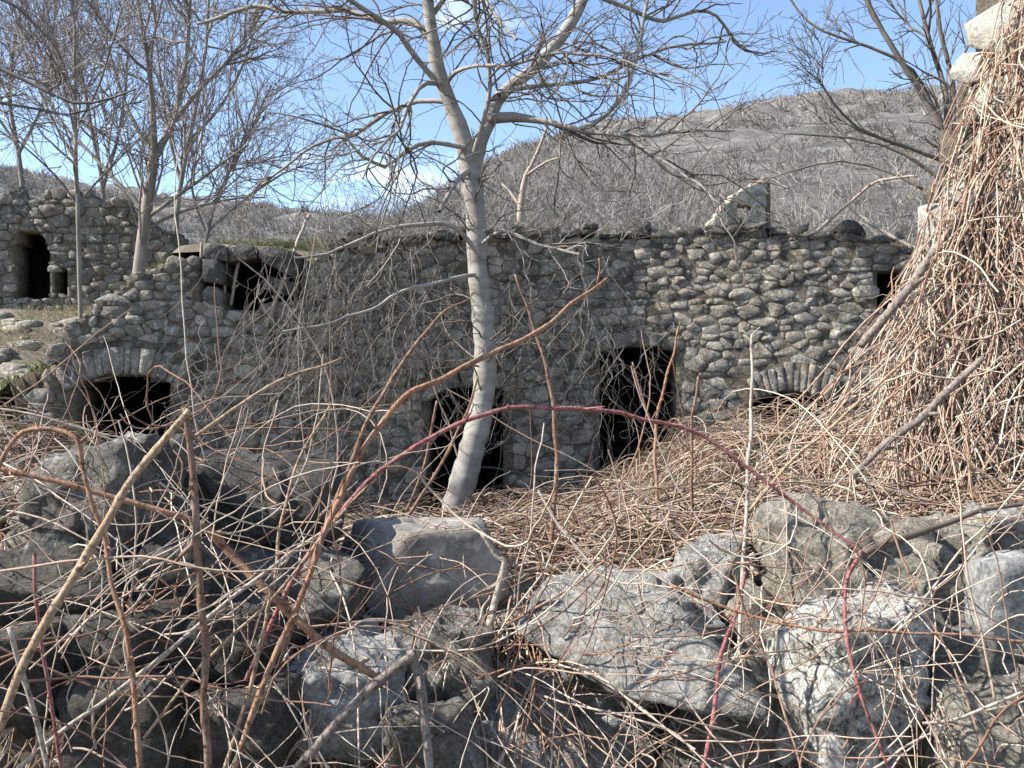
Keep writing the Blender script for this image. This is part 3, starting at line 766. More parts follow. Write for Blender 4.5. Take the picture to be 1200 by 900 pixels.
# ------------------------------------------------------------------ trees
def fixk(P, R, k=24):
    t = np.concatenate([[0], np.cumsum(np.linalg.norm(np.diff(P, axis=0), axis=1))]); u = np.linspace(0, t[-1], k)
    return np.stack([np.interp(u, t, P[:, i]) for i in range(3)], -1), np.interp(u, t, R)

def spawn(P, R, N, ang, length, k, up, wig, rcap, rmin, seed, tmin=0.15, tmax=1.0, lenpow=0.0):
    """N side twigs from the strands P (n,m,3)"""
    g = np.random.default_rng(seed); n, m = P.shape[:2]
    ln = np.linalg.norm(np.diff(P, axis=1), axis=2).sum(1)
    i = g.choice(n, N, p=ln / ln.sum()); t = tmin + (tmax - tmin) * g.random(N); f = t * (m - 1); a = np.minimum(f.astype(int), m - 2); w = (f - a)[:, None]
    pos = P[i, a] * (1 - w) + P[i, a + 1] * w
    tan = P[i, a + 1] - P[i, a]; tan /= np.linalg.norm(tan, axis=1, keepdims=True) + 1e-9
    rad = R[i, a] * (1 - w[:, 0]) + R[i, a + 1] * w[:, 0]
    pr_ = g.normal(size=(N, 3)); pr_ -= tan * (pr_ * tan).sum(1, keepdims=True); pr_ /= np.linalg.norm(pr_, axis=1, keepdims=True) + 1e-9
    an = np.radians(g.normal(ang, 14, N))[:, None]
    d = tan * np.cos(an) + pr_ * np.sin(an)
    L = length * g.uniform(0.35, 1.25, N) * (1 - 0.45 * t)
    out = np.empty((N, k, 3)); out[:, 0] = pos
    for j in range(1, k):
        d = d + g.normal(size=(N, 3)) * wig; d[:, 2] += up / k
        d /= np.linalg.norm(d, axis=1, keepdims=True)
        out[:, j] = out[:, j - 1] + d * (L / (k - 1))[:, None]
    r0 = np.clip(rad * 0.65, rmin, rcap)
    rr_ = r0[:, None] * (1 - np.linspace(0, 1, k)[None] ** 1.3) + rmin * 0.8 * np.linspace(0, 1, k)[None] ** 1.3
    return out, rr_

def stack(limbs, k=24):
    A = [fixk(P, R, k) for P, R in limbs]
    return np.stack([a[0] for a in A]), np.stack([a[1] for a in A])

def limb(pts, Y, dy=0.0, step=0.12, f=.95):
    """limb through picture points (px, py, half width px), Y metres off, drifting dy metres in depth"""
    n = len(pts); Ys = [Y + dy * i / (n - 1) for i in range(n)]
    return resample([at(p[0], p[1], y) for p, y in zip(pts, Ys)], [p[2] * (.76 * f if p[2] < 7 else f) / F * y for p, y in zip(pts, Ys)], step)

def make_tree(name, label, base, limbs, levels, trunk_mat, twig_mat, sides=9, group=None, knots=0.0, crown_from=99):
    t = thing(name, label, 'tree', base, group)
    b = Bag()
    for q, (P, R) in enumerate(limbs):
        R = R * (1 + knots * (vnoise(np.stack([np.arange(len(R)) * 0.7, R * 0 + q, R * 0], -1)) - .5))
        if len(P) > 6:
            s = np.arange(len(P)) * .35
            wv = np.stack([fbm(np.stack([s, s * 0 + 3 * q, s * 0 + 7 * m_], -1), 3) for m_ in range(3)], -1) - .5
            P = P + wv * (np.clip(.014 / np.maximum(R, .004), 0.1, 1) * .14 * np.minimum(1, np.arange(len(P)) / 6))[:, None]
            limbs[q] = (P, R)
        add_tubes(b, P[None], R[None], sides, 0.5)
    link('trunk', b.mesh('trunk', True, base), M[trunk_mat], t)
    c = Bag(); PS, RS = stack(limbs[:crown_from])
    for kw in levels:
        kw = dict(kw); s = kw.pop('sides', 3); keep = kw.pop('keep', True)
        P2, R2 = spawn(PS, RS, **kw); add_tubes(c, P2, R2, s)
        PS, RS = P2, R2
    link('crown', c.mesh('crown', True, base), M[twig_mat], t)
    return t

TY = 9.3
_limb = limb
def limb(pts, Y, dy=0.0, step=0.12): return _limb(pts, Y, dy, step, .84)
main = [
    limb([(527, 640, 23), (531, 608, 20), (548, 545, 18), (562, 490, 16), (569, 430, 15.5), (566, 380, 15), (560, 320, 14), (558, 260, 14), (553, 215, 15), (548, 180, 14)], TY, 0.1, 0.06),
    limb([(550, 190, 12), (540, 155, 12), (526, 118, 11), (514, 82, 9.5), (508, 45, 9), (502, 0, 9), (498, -50, 8), (490, -140, 6), (478, -260, 3)], TY + .1, -0.3, 0.08),
    limb([(553, 205, 12), (562, 168, 11), (573, 142, 10), (581, 120, 9.5), (603, 98, 9), (632, 75, 8.5), (656, 45, 8.5), (676, 15, 8), (692, -20, 7), (725, -110, 5), (760, -230, 2.5)], TY + .1, 0.7, 0.08),
    limb([(572, 140, 7.5), (600, 137, 7), (632, 141, 6), (665, 150, 5.5), (690, 156, 5), (745, 158, 4), (800, 155, 3), (862, 148, 2)], TY + .2, -0.6),
    limb([(678, 152, 4.5), (712, 134, 4.5), (735, 100, 4), (748, 55, 3.4), (756, 0, 3), (762, -60, 2)], TY, 0.4),
    limb([(690, 155, 4), (730, 158, 3.5), (772, 180, 3), (815, 212, 2.5), (848, 245, 1.8)], TY - .1, -0.9),
    limb([(512, 60, 6), (485, 25, 6), (450, 28, 5.5), (405, 13, 5), (350, 12, 4.5), (295, 8, 4), (230, 30, 3)], TY, 0.8),
    limb([(524, 112, 6), (492, 72, 5.5), (468, 42, 5), (440, 18, 4.5), (405, -5, 4), (350, -50, 3)], TY, -0.9),
    limb([(523, 100, 5), (500, 97, 4.5), (483, 116, 4.2), (470, 150, 3.8), (458, 160, 3), (430, 210, 2.2)], TY, -1.0),
    limb([(527, 120, 4.5), (490, 118, 4.2), (450, 132, 3.8), (415, 155, 3.3), (380, 166, 2.8), (330, 200, 2.2), (285, 235, 1.7)], TY, 0.7),
    limb([(545, 173, 4.5), (505, 167, 4.2), (475, 176, 3.8), (450, 193, 3.3), (425, 180, 2.8), (405, 150, 2)], TY, -0.7),
    limb([(550, 200, 5), (535, 213, 4.5), (524, 235, 4), (518, 248, 3.4)], TY, -0.4),
    limb([(556, 178, 4.5), (566, 140, 4.2), (574, 100, 4), (572, 60, 3.6), (562, 30, 3.2), (555, -10, 2.5)], TY - .1, -0.5),
    limb([(525, 95, 4), (535, 84, 4), (560, 76, 3.5), (610, 74, 3.2), (660, 62, 2.8), (720, 66, 2.3), (790, 90, 1.8)], TY, -1.2),
    limb([(585, 112, 5), (610, 104, 4.5), (640, 100, 4), (700, 90, 3.3), (770, 60, 2.6), (850, 50, 2)], TY, 0.9),
    limb([(690, -10, 5), (730, 8, 4.2), (780, 25, 3.4), (830, 15, 2.8), (880, 60, 2)], TY + .3, 0.6),
    limb([(505, 20, 5), (540, -20, 4.5), (575, 10, 3.6), (600, 50, 2.6)], TY, -0.8),
    limb([(562, 300, 5), (535, 268, 4.5), (500, 262, 4), (450, 268, 3.4), (400, 290, 2.8), (340, 300, 2)], TY - .05, -0.7),
    limb([(556, 322, 4), (530, 327, 3.6), (470, 345, 3), (420, 372, 2.5), (330, 392, 1.8)], TY - .05, -0.9),
    limb([(566, 285, 4), (590, 270, 3.5), (630, 290, 3), (680, 300, 2.4)], TY - .05, -0.6),
]
make_tree('forked_tree', 'pale grey leaning tree with a forked trunk in front of the ruined house', tuple(at(531, 640, TY)), main, [
    dict(N=300, ang=48, length=1.5, k=10, up=-0.10, wig=0.2, rcap=0.0105, rmin=0.0046, seed=1, sides=4),
    dict(N=1100, ang=46, length=0.62, k=7, up=0.12, wig=0.2, rcap=0.006, rmin=0.0035, seed=2),
    dict(N=1500, ang=50, length=0.2, k=4, up=0.1, wig=0.2, rcap=0.0042, rmin=0.003, seed=3)], 'pale_bark', 'twig', 12, knots=0.22, crown_from=17)

limb = _limb
def bg_tree(name, label, px, py, Y, stems, dens, twig='twig_red', trunk='grey_bark', seed=0, group='bare trees on the terrace', lens=(1.6, 0.8, 0.4), up=0.35, rmin=0.0045):
    limbs = [limb(s, Y, dy, 0.25, .7) for s, dy in stems]
    make_tree(name, label, tuple(at(px, py, Y)), limbs, [
        dict(N=int(40 * dens), ang=34, length=lens[0] * 1.4, k=10, up=up, wig=0.12, rcap=0.022, rmin=rmin * 1.3, seed=seed, tmin=0.2, sides=4),
        dict(N=int(330 * dens), ang=40, length=lens[1] * 1.3, k=7, up=up * .6, wig=0.14, rcap=0.011, rmin=rmin, seed=seed + 1),
        dict(N=int(1150 * dens), ang=38, length=lens[2] * 1.25, k=5, up=up * .4, wig=0.16, rcap=0.007, rmin=rmin * .85, seed=seed + 2)], trunk, twig, 7, group)

bg_tree('bare_tree', 'many-stemmed bare tree with a thick pale trunk on the terrace', 165, 318, 13.6, [
    ([(163, 322, 11), (170, 262, 10), (178, 205, 9), (182, 178, 9)], 0),
    ([(181, 190, 7), (178, 120, 6), (171, 60, 5), (160, -10, 4), (150, -120, 2)], -.4),
    ([(183, 182, 7), (204, 138, 6.5), (216, 80, 5.5), (222, 10, 4.5), (228, -90, 2)], .5),
    ([(205, 140, 6), (240, 98, 5), (268, 70, 4), (300, 30, 3), (330, -20, 2)], .8),
    ([(172, 255, 5), (215, 225, 4), (250, 200, 3), (290, 170, 2.2)], -.8),
    ([(172, 250, 5), (130, 205, 4), (95, 165, 3), (55, 130, 2)], .6),
    ([(180, 180, 5), (150, 130, 4), (128, 60, 3), (110, -20, 2)], 1.0),
    ([(168, 270, 4), (210, 250, 3.4), (262, 236, 2.6), (310, 232, 1.8)], .5)], 1.5, seed=20)
bg_tree('bare_tree', 'single thin straight trunk standing in front of the stone hut', 95, 375, 12.2, [
    ([(95, 380, 5), (93, 300, 5), (91, 200, 4.5), (88, 100, 4), (85, 10, 3), (80, -90, 2)], 0),
    ([(90, 190, 3), (60, 140, 2.5), (30, 70, 2), (10, 0, 1.5)], .5), ([(90, 150, 3), (120, 90, 2.5), (140, 10, 1.8)], -.4)], 0.9, seed=30)
bg_tree('bare_tree', 'slim bare tree just right of the thick many-stemmed one', 206, 290, 16.5, [
    ([(204, 300, 6), (210, 230, 5.5), (222, 165, 5), (236, 90, 4), (246, 0, 3), (250, -80, 2)], 0),
    ([(212, 215, 4), (196, 150, 3.4), (186, 70, 2.6), (180, -20, 2)], .6), ([(222, 165, 4), (262, 120, 3), (290, 60, 2.4), (310, -10, 2)], .3)], 1.0, seed=40)
bg_tree('bare_tree', 'bare tree rising behind the stone hut beside the thin trunk', 125, 265, 19.0, [
    ([(125, 275, 5), (118, 200, 4.6), (104, 130, 4), (90, 50, 3.2), (84, -40, 2)], 0),
    ([(121, 220, 4), (140, 150, 3.2), (150, 70, 2.5), (152, -30, 2)], .4), ([(112, 160, 3), (70, 110, 2.5), (40, 40, 2)], .4)], 1.0, seed=50, rmin=.0052)
bg_tree('bare_tree', 'bare tree leaning over the roofless hut at the far edge', 20, 235, 18.0, [
    ([(30, 250, 6), (22, 180, 5), (12, 110, 4), (20, 30, 3), (40, -60, 2)], 0),
    ([(22, 180, 4), (50, 120, 3), (62, 50, 2.4), (70, -40, 2)], .3), ([(20, 170, 3), (-20, 110, 3), (-50, 40, 2)], 0)], 1.1, seed=60, rmin=.0052)
bg_tree('bare_tree', 'low bushy bare tree between the many-stemmed tree and the wall head', 250, 285, 18.5, [
    ([(240, 290, 4), (252, 240, 3.6), (275, 190, 3), (300, 140, 2.4), (318, 100, 1.8)], 0),
    ([(245, 270, 3), (285, 235, 2.6), (330, 205, 2), (368, 190, 1.6)], .5), ([(240, 270, 3), (225, 220, 2.6), (232, 150, 2), (240, 110, 1.6)], .3)], 0.9, seed=70, rmin=.005)
bg_tree('bare_tree', 'tree at the edge sending dark drooping branches across the upper left corner', -190, 420, 8.0, [
    ([(-190, 480, 16), (-180, 300, 14), (-160, 120, 12), (-150, -60, 9)], 0),
    ([(-165, 100, 6), (-60, 60, 5), (0, 82, 4.2), (60, 112, 3.6), (110, 119, 3), (165, 104, 2)], 0),
    ([(-170, 180, 5), (-80, 128, 4), (0, 121, 3.2), (75, 137, 2.6), (130, 112, 1.8)], .3),
    ([(-160, 20, 6), (-60, -20, 5), (20, 10, 3.5), (60, 50, 2.4)], .2)], 0.22, 'twig', 'dark_bark', 80, None, lens=(1.0, .5, .25), up=0.0, rmin=.004)
bg_tree('bare_tree', 'bare tree with dark and pale stems leaning above the vine-curtained wall', 1125, 300, 11.5, [
    ([(1150, 330, 12), (1125, 230, 10), (1100, 140, 8), (1066, 84, 6.5), (1034, 35, 5.5), (1008, -20, 4.5), (985, -90, 3)], 0),
    ([(1112, 180, 8), (1108, 110, 6), (1092, 60, 5), (1076, 0, 4), (1062, -80, 2.5)], .4),
    ([(1115, 175, 7), (1117, 95, 5.5), (1102, 40, 4.5), (1096, -20, 3.5), (1100, -100, 2)], -.3),
    ([(1104, 150, 5), (1070, 82, 4), (1020, 56, 3.4), (965, 38, 2.8), (936, 14, 2.4), (918, -10, 2)], .3),
    ([(1110, 190, 5), (1062, 172, 4), (1005, 150, 3), (975, 122, 2.4), (962, 90, 1.8)], -.4),
    ([(1115, 220, 5), (1060, 180, 3.6), (1000, 160, 3), (930, 155, 2.2)], .4),
    ([(1112, 240, 4), (1050, 205, 3), (985, 190, 2.4), (900, 210, 1.6)], .6)], 0.62, 'twig', 'dark_bark', 90, None, lens=(1.1, .6, .3), up=0.1, rmin=.0048)
sap = [limb([(610, 285, 7), (611, 240, 6), (618, 205, 4), (630, 180, 3), (641, 150, 2)], 11.6, 0), limb([(611, 245, 3), (600, 228, 2.5), (588, 215, 2)], 11.6, .2), limb([(618, 205, 3), (640, 190, 2), (655, 185, 1.5)], 11.6, -.2)]
make_tree('dead_sapling', 'short bleached dead sapling on the wall head right of the forked tree', tuple(at(610, 285, 11.6)), sap, [dict(N=16, ang=45, length=.35, k=6, up=.2, wig=.2, rcap=.008, rmin=.004, seed=5)], 'cane_pale', 'vine_grey', 7)

# ------------------------------------------------------------------ scrub on the hillside
def tuft_field(bag, pos, height, n, seed, w0, k=4, spread=0.7):
    g = np.random.default_rng(seed); m = len(pos)
    base = np.repeat(pos, n, 0) + g.normal(size=(m * n, 3)) * np.array([1, 1, 0]) * np.repeat(height, n)[:, None] * 0.12
    d = g.normal(size=(m * n, 3)) * spread; d[:, 2] = np.abs(d[:, 2]) * .5 + 0.6; d /= np.linalg.norm(d, axis=1, keepdims=True)
    L = np.repeat(height, n) * g.uniform(.45, 1.1, m * n)
    P = np.empty((m * n, k, 3)); P[:, 0] = base
    for j in range(1, k):
        d = d + g.normal(size=d.shape) * 0.16; d[:, 2] += .04; d /= np.linalg.norm(d, axis=1, keepdims=True); P[:, j] = P[:, j - 1] + d * (L / (k - 1))[:, None]
    W = np.repeat(w0, n)[:, None] * np.linspace(1, .35, k)[None]
    add_tubes(bag, P, W, 3, np.repeat(g.random(m), n) * .75 + g.random(m * n) * .25)
g = np.random.default_rng(71); sb = Bag()
N1 = 7400
yy = np.exp(g.uniform(math.log(26), math.log(262), N1)); pxs = g.uniform(-120, 1290, N1); xx_ = (pxs - 600) / F * yy
dens = fbm(np.stack([xx_ * .05, yy * .05, yy * 0], -1), 3) > 0.40
yy, xx_ = yy[dens], xx_[dens]
pos = np.array([(a, b_, hill_z(a, b_) - .1) for a, b_ in zip(xx_, yy)])
hh = np.clip(yy * 0.017, .8, 2.3) * g.uniform(.6, 1.25, len(yy))
tuft_field(sb, pos, hh, 11, 72, yy * 0.00052, k=3, spread=1.6)
link('hillside_scrub', sb.mesh('hillside_scrub'), M['scrub'], None, label='grey leafless scrub covering the hillside', kind='stuff')
hr = Bag(); rr = np.random.default_rng(75)
for i in range(240):
    y = math.exp(rr.uniform(math.log(60), math.log(262))); x = (rr.uniform(430, 1250) - 600) / F * y
    sz = y * rr.uniform(.003, .009); V, T = boulder_geo((sz * rr.uniform(1, 1.8), sz, sz * rr.uniform(.6, 1.2)), 3000 + i, 2, 7, 1.0, strata=0)
    hr.add(V + np.array([x, y, hill_z(x, y) - .25 * sz]), None, T, rr.random())
link('hillside_rocks', hr.mesh('hillside_rocks', False), M['far_wall'], None, label='grey rock outcrops scattered over the hillside', kind='stuff')
sb = Bag(); N2 = 470
yy = g.uniform(15, 46, N2); pxs = np.concatenate([g.uniform(545, 860, 260), g.uniform(380, 1090, 210)]); xx_ = (pxs - 600) / F * yy
pos = np.array([(a, b_, hill_z(a, b_) - .05) for a, b_ in zip(xx_, yy)])
lim = np.where(pxs < 700, 1.0, np.where(pxs < 800, .8, .62)); hh = g.uniform(1.0, 2.5, N2) * lim * (yy / 26) ** .6
ns = 5; base = np.repeat(pos, ns, 0) + g.normal(size=(N2 * ns, 3)) * np.array([.15, .15, 0]); d = g.normal(size=(N2 * ns, 3)) * .5; d[:, 2] = .8; d /= np.linalg.norm(d, axis=1, keepdims=True)
SP = np.empty((N2 * ns, 7, 3)); SP[:, 0] = base; L = np.repeat(hh, ns) * g.uniform(.6, 1.1, N2 * ns)
for j in range(1, 7):
    d = d + g.normal(size=d.shape) * .2; d /= np.linalg.norm(d, axis=1, keepdims=True); SP[:, j] = SP[:, j - 1] + d * (L / 6)[:, None]
SR = np.repeat(yy * .00042, ns)[:, None] * np.linspace(1.3, .5, 7)[None]; add_tubes(sb, SP, SR, 3)
a, b_ = spawn(SP, SR, 9500, 42, 1.0, 5, .3, .25, .011, .006, 74, .2); add_tubes(sb, a, b_, 3)
a, b_ = spawn(a, b_, 9500, 45, .5, 4, .1, .25, .008, .006, 75, .2); add_tubes(sb, a, b_, 3)
link('thicket', sb.mesh('thicket'), M['scrub'], None, label='tangled grey thicket growing behind the wall head', kind='stuff')

# ------------------------------------------------------------------ grass
def blades(bag, cx, cy_, rad, n, h, zf, seed, lean=.5):
    g = np.random.default_rng(seed); a = g.random(n) * 6.28; r = np.sqrt(g.random(n)) * rad
    x = cx + np.cos(a) * r; y = cy_ + np.sin(a) * r * .7
    z = np.array([zf(p, q) for p, q in zip(x, y)])
    d = np.stack([g.normal(size=n) * lean, g.normal(size=n) * lean, np.ones(n)], -1); d /= np.linalg.norm(d, axis=1, keepdims=True)
    L = h * g.uniform(.5, 1.3, n); P = np.empty((n, 4, 3)); P[:, 0] = np.stack([x, y, z - .02], -1)
    for j in range(1, 4):
        d[:, 2] -= .22; d /= np.linalg.norm(d, axis=1, keepdims=True); P[:, j] = P[:, j - 1] + d * (L / 3)[:, None]
    add_tubes(bag, P, np.array([.004, .0036, .003, .001])[None].repeat(n, 0), 3)
gb, db = Bag(), Bag()
for i, (px, py, Y, rad, n) in enumerate([(52, 412, 9.6, .3, 420), (20, 445, 9.2, .35, 420), (128, 348, 10.9, .35, 420), (200, 320, 11.2, .3, 420), (330, 274, 11.2, .5, 420), (255, 282, 11.2, .35, 320), (170, 330, 11.0, .3, 260), (30, 395, 10.5, .4, 420), (70, 380, 10.8, .4, 420), (15, 420, 9.8, .4, 420), (100, 372, 11.3, .4, 300), (290, 278, 11.0, .5, 500), (350, 275, 11.0, .4, 420), (420, 272, 11.1, .4, 260), (60, 440, 9.3, .3, 300)]):
    p = at(px, py, Y); blades(gb, p.x, p.y, rad, n, .15, hill_z, 500 + i)
for i, (px, Y, rad, n) in enumerate([(300, 11.2, .5, 300), (420, 11.3, .6, 380), (490, 11.3, .5, 260), (640, 11.4, .5, 160), (720, 11.5, .5, 150), (800, 11.4, .6, 200), (880, 11.3, .5, 150), (960, 11.1, .5, 280), (1030, 11.0, .4, 280), (380, 11.25, .4, 260), (130, 14.3, .5, 260), (70, 13.2, .6, 260), (25, 12, .6, 260)]):
    p = at(px, 275, Y); blades(db, p.x, p.y, rad, n, .2, hill_z, 520 + i)
link('grass', gb.mesh('grass'), M['grass'], None, label='green grass tufts on the bank and the wall head', kind='stuff')
link('dry_grass', db.mesh('dry_grass'), M['dry_grass'], None, label='straw-coloured dry grass along the wall head', kind='stuff')

# ------------------------------------------------------------------ dry vines: curtain on the right wall
g = np.random.default_rng(81)
Xl_z = [0.6, 1.0, 1.25, 1.6, 2.0, 2.4, 3.0, 3.6, 4.2]
Xl_x = [1.3, 1.48, 1.62, 1.9, 2.12, 2.25, 2.38, 2.56, 2.74]
def surfY(X):
    return np.where(X > WA[0], WA[1] + (X - WA[0]) * (wd[1] / wd[0]), WA[1] + (WA[0] - X) * 0.9)
def curtain(N, k, zlo, zhi, L0, L1, r0, r1, seed, alow=0.0, ahigh=1.0, apow=1.0, wig=0.02, mat_bag=None, out=1.0):
    g = np.random.default_rng(seed)
    a0 = alow + (ahigh - alow) * g.random(N) ** apow; zt = g.uniform(zlo, zhi, N); L = g.uniform(L0, L1, N)
    drift = g.normal(0, .15, N); th = g.random(N); fl_ = g.uniform(.15, 1.2, N)
    P = np.empty((N, k, 3)); ph = g.random((N, 6)) * 6.28; am = np.abs(g.normal(0, 1, (N, 6)))
    for j in range(k):
        t = j / (k - 1); z = zt - L * t; zc = np.maximum(z, 1.0)
        a = a0 + drift * t
        xl = np.interp(zc, Xl_z, Xl_x); xl = np.where(xl < 2.2, 2.2 + (xl - 2.2) * fl_, xl); X = xl + (3.55 - xl) * a
        thick = .08 + .55 * np.clip((3.3 - zc) / 2.1, 0, 1.2) ** 1.4 + 0.12 * (1 - a)
        Yv = surfY(X) - out * thick * (0.12 + .88 * th)
        w = wig * .9 * (1 + t)
        X = X + w * (am[:, 0] * np.sin(ph[:, 0] + 5 * t * L) + .6 * am[:, 1] * np.sin(ph[:, 1] + 13 * t * L))
        Yv = Yv + w * (am[:, 2] * np.sin(ph[:, 2] + 6 * t * L) + .6 * am[:, 3] * np.sin(ph[:, 3] + 11 * t * L))
        P[:, j] = np.stack([X, Yv, z], -1)
    gz = Hground(P[:, :, 0], P[:, :, 1]) + 0.02 + 0.12 * th[:, None]
    P[:, :, 2] = np.maximum(P[:, :, 2], gz)
    R = (r0 + (r1 - r0) * g.random(N) ** 2)[:, None] * np.linspace(1.05, .8, k)[None]
    add_tubes(mat_bag, P, R, 4)
def hanging(N, k, p, L0, L1, r0, r1, seed, bag, wig=.03, xmin=2.1):
    g = np.random.default_rng(seed); X0 = xmin + (3.45 - xmin) * g.random(N) ** p
    zm = np.interp(X0, [1.92, 2.1, 2.27, 2.37, 2.47, 2.59, 2.73, 3.4], [1.3, 1.7, 2.1, 2.5, 3.1, 3.7, 4.2, 4.4])
    zt = zm - np.abs(g.normal(0, .5, N)); L = np.minimum(g.uniform(L0, L1, N), zt - .9); L = np.maximum(L, .25)
    th = g.random(N); lean = g.normal(-.02, .12, N); ph = g.random((N, 6)) * 6.28; am = np.abs(g.normal(0, 1, (N, 6))); P = np.empty((N, k, 3))
    for j in range(k):
        t = j / (k - 1); z = zt - L * t
        thick = .06 + .5 * np.clip((3.3 - z) / 2.1, 0, 1.2) ** 1.5
        x = X0 + lean * L * t * (.4 + t) - .08 * np.clip(1.8 - z, 0, 1) * th
        w = wig * (.5 + t)
        x = x + w * (am[:, 0] * np.sin(ph[:, 0] + 4 * t * L) + .5 * am[:, 1] * np.sin(ph[:, 1] + 12 * t * L))
        y = surfY(x) - thick * (.1 + .9 * th) + w * (am[:, 2] * np.sin(ph[:, 2] + 6 * t * L) + .5 * am[:, 3] * np.sin(ph[:, 3] + 11 * t * L))
        P[:, j] = np.stack([x, np.minimum(y, surfY(x) - .02), z], -1)
    P[:, :, 2] = np.maximum(P[:, :, 2], Hground(P[:, :, 0], P[:, :, 1]) + .02 + .1 * th[:, None])
    R = (r0 + (r1 - r0) * g.random(N) ** 2.5)[:, None] * np.linspace(1.05, .75, k)[None]
    add_tubes(bag, P, R, 4); return P, R
vb = Bag()
HP, HR = hanging(430, 20, 2.0, .8, 3.0, .0022, .0075, 82, vb)
HP2, HR2 = hanging(220, 20, 2.4, .5, 1.8, .0022, .006, 83, vb, wig=.06)
a, b_ = spawn(HP, HR, 420, 38, .5, 8, -.3, .22, .004, .0018, 86, .1); add_tubes(vb, a, b_, 3)
a, b_ = spawn(HP2, HR2, 300, 45, .4, 8, -.2, .25, .004, .0018, 87, .1); add_tubes(vb, a, b_, 3)
curtain(34, 16, 1.7, 3.0, .6, 1.9, .0024, .006, 84, mat_bag=vb, ahigh=.5, apow=2.0, wig=.06)
# loops and crossing strands in the curtain
N = 380; k = 12; s_ = g.random(N); z = g.uniform(1.1, 3.9, N); xl = np.interp(z, Xl_z, Xl_x); X = xl + (3.3 - xl) * s_ ** 2.3
th = .1 + .45 * np.clip((3.3 - z) / 2, 0, 1); Pst = np.stack([X, surfY(X) - th * g.random(N) - .03, z], -1)
d = g.normal(size=(N, 3)) * np.array([.7, .5, 1.0]); d /= np.linalg.norm(d, axis=1, keepdims=True); L = g.uniform(.3, 1.4, N)
P = np.empty((N, k, 3)); P[:, 0] = Pst
cv = g.normal(size=(N, 3)) * .13
for j in range(1, k):
    d = d + cv + g.normal(size=(N, 3)) * .07; d[:, 2] -= .05; d /= np.linalg.norm(d, axis=1, keepdims=True); P[:, j] = P[:, j - 1] + d * (L / (k - 1))[:, None]
xlm = np.interp(P[:, :, 2], Xl_z, Xl_x) + .05 - .08 * g.random((N, 1)); P[:, :, 0] = np.maximum(P[:, :, 0], xlm)
lim = surfY(P[:, :, 0]) - .03; P[:, :, 1] = np.minimum(P[:, :, 1], lim)
add_tubes(vb, P, g.uniform(.0022, .005, N)[:, None].repeat(k, 1), 4)
link('vine_curtain', vb.mesh('vine_curtain'), M['vine'], None, label='matted curtain of dry pale vines hanging down the sunlit wall', kind='stuff')

# ------------------------------------------------------------------ heap of dead stems between the walls
def heap(N, k, xr, yr, L0, L1, r0, r1, seed, lift, bag, dens=None, arch=0.0, dirx=1.0):
    g = np.random.default_rng(seed)
    x = g.uniform(*xr, N); y = g.uniform(*yr, N)
    if dens is not None:
        kp = g.random(N) < dens(x, y); x, y = x[kp], y[kp]; N = len(x)
    a = g.random(N) * 6.28; d = np.stack([np.cos(a) * dirx, np.sin(a)], -1); cvt = g.normal(0, .16, N); L = g.uniform(L0, L1, N)
    P = np.empty((N, k, 3)); off = g.random(N) ** 1.5 * lift + .005; ph = g.random(N) * 3.14; ar = arch * g.random(N)
    for j in range(k):
        t = j / (k - 1)
        if j:
            c, s = np.cos(cvt), np.sin(cvt); d = np.stack([d[:, 0] * c - d[:, 1] * s, d[:, 0] * s + d[:, 1] * c], -1)
            x = x + d[:, 0] * L / (k - 1); y = y + d[:, 1] * L / (k - 1)
        yc = np.minimum(y, wallY(x) - .1)
        P[:, j] = np.stack([x, yc, Hground(x, yc) + off + ar * np.sin(math.pi * t) + .04 * np.sin(ph + 7 * t)], -1)
    R = g.uniform(r0, r1, N)[:, None] * np.linspace(1.1, .6, k)[None]
    add_tubes(bag, P, R, 3)
lb = Bag()
heap(3400, 9, (-.4, 3.6), (3.7, 10.6), .3, 1.0, .003, .0068, 91, .16, lb, arch=.12)
heap(1000, 9, (-5.4, .0), (3.8, 10.0), .3, 1.0, .003, .0068, 92, .12, lb, arch=.1)
heap(760, 10, (.4, 3.2), (4.6, 8.8), .4, 1.3, .003, .0065, 93, .24, lb, arch=.34)
heap(420, 9, (-6.2, -3.2), (6.0, 8.9), .5, 1.3, .0035, .007, 94, .35, lb, arch=.25)
link('dead_stem_heap', lb.mesh('dead_stem_heap'), M['litter'], None, label='heap of dry matted stems between the front boulders and the house', kind='stuff')
# dead leaves
N = 5200; x = g.uniform(-4.5, 3.5, N); y = 3.3 + 7 * g.random(N) ** 1.5; z = Hground(x, y) + .01 + g.random(N) ** 2 * .12
c = np.stack([x, y, z], -1); u = g.normal(size=(N, 3)); u /= np.linalg.norm(u, axis=1, keepdims=True); v = np.cross(u, g.normal(size=(N, 3))); v /= np.linalg.norm(v, axis=1, keepdims=True)
s_ = g.uniform(.012, .035, N)[:, None]; wv = np.cross(u, v)
V = np.stack([c - u * s_, c + v * s_ * .45 + wv * s_ * .2, c + u * s_, c - v * s_ * .45 + wv * s_ * .2], 1).reshape(-1, 3)
i = np.arange(N)[:, None] * 4
lf = Bag(); lf.add(V, None, np.concatenate([i + np.array([[0, 1, 2]]), i + np.array([[0, 2, 3]])]), np.repeat(g.random(N), 4))
link('leaf_litter', lf.mesh('leaf_litter', False), M['leaf'], None, label='brown dead leaves scattered over the heap', kind='stuff')

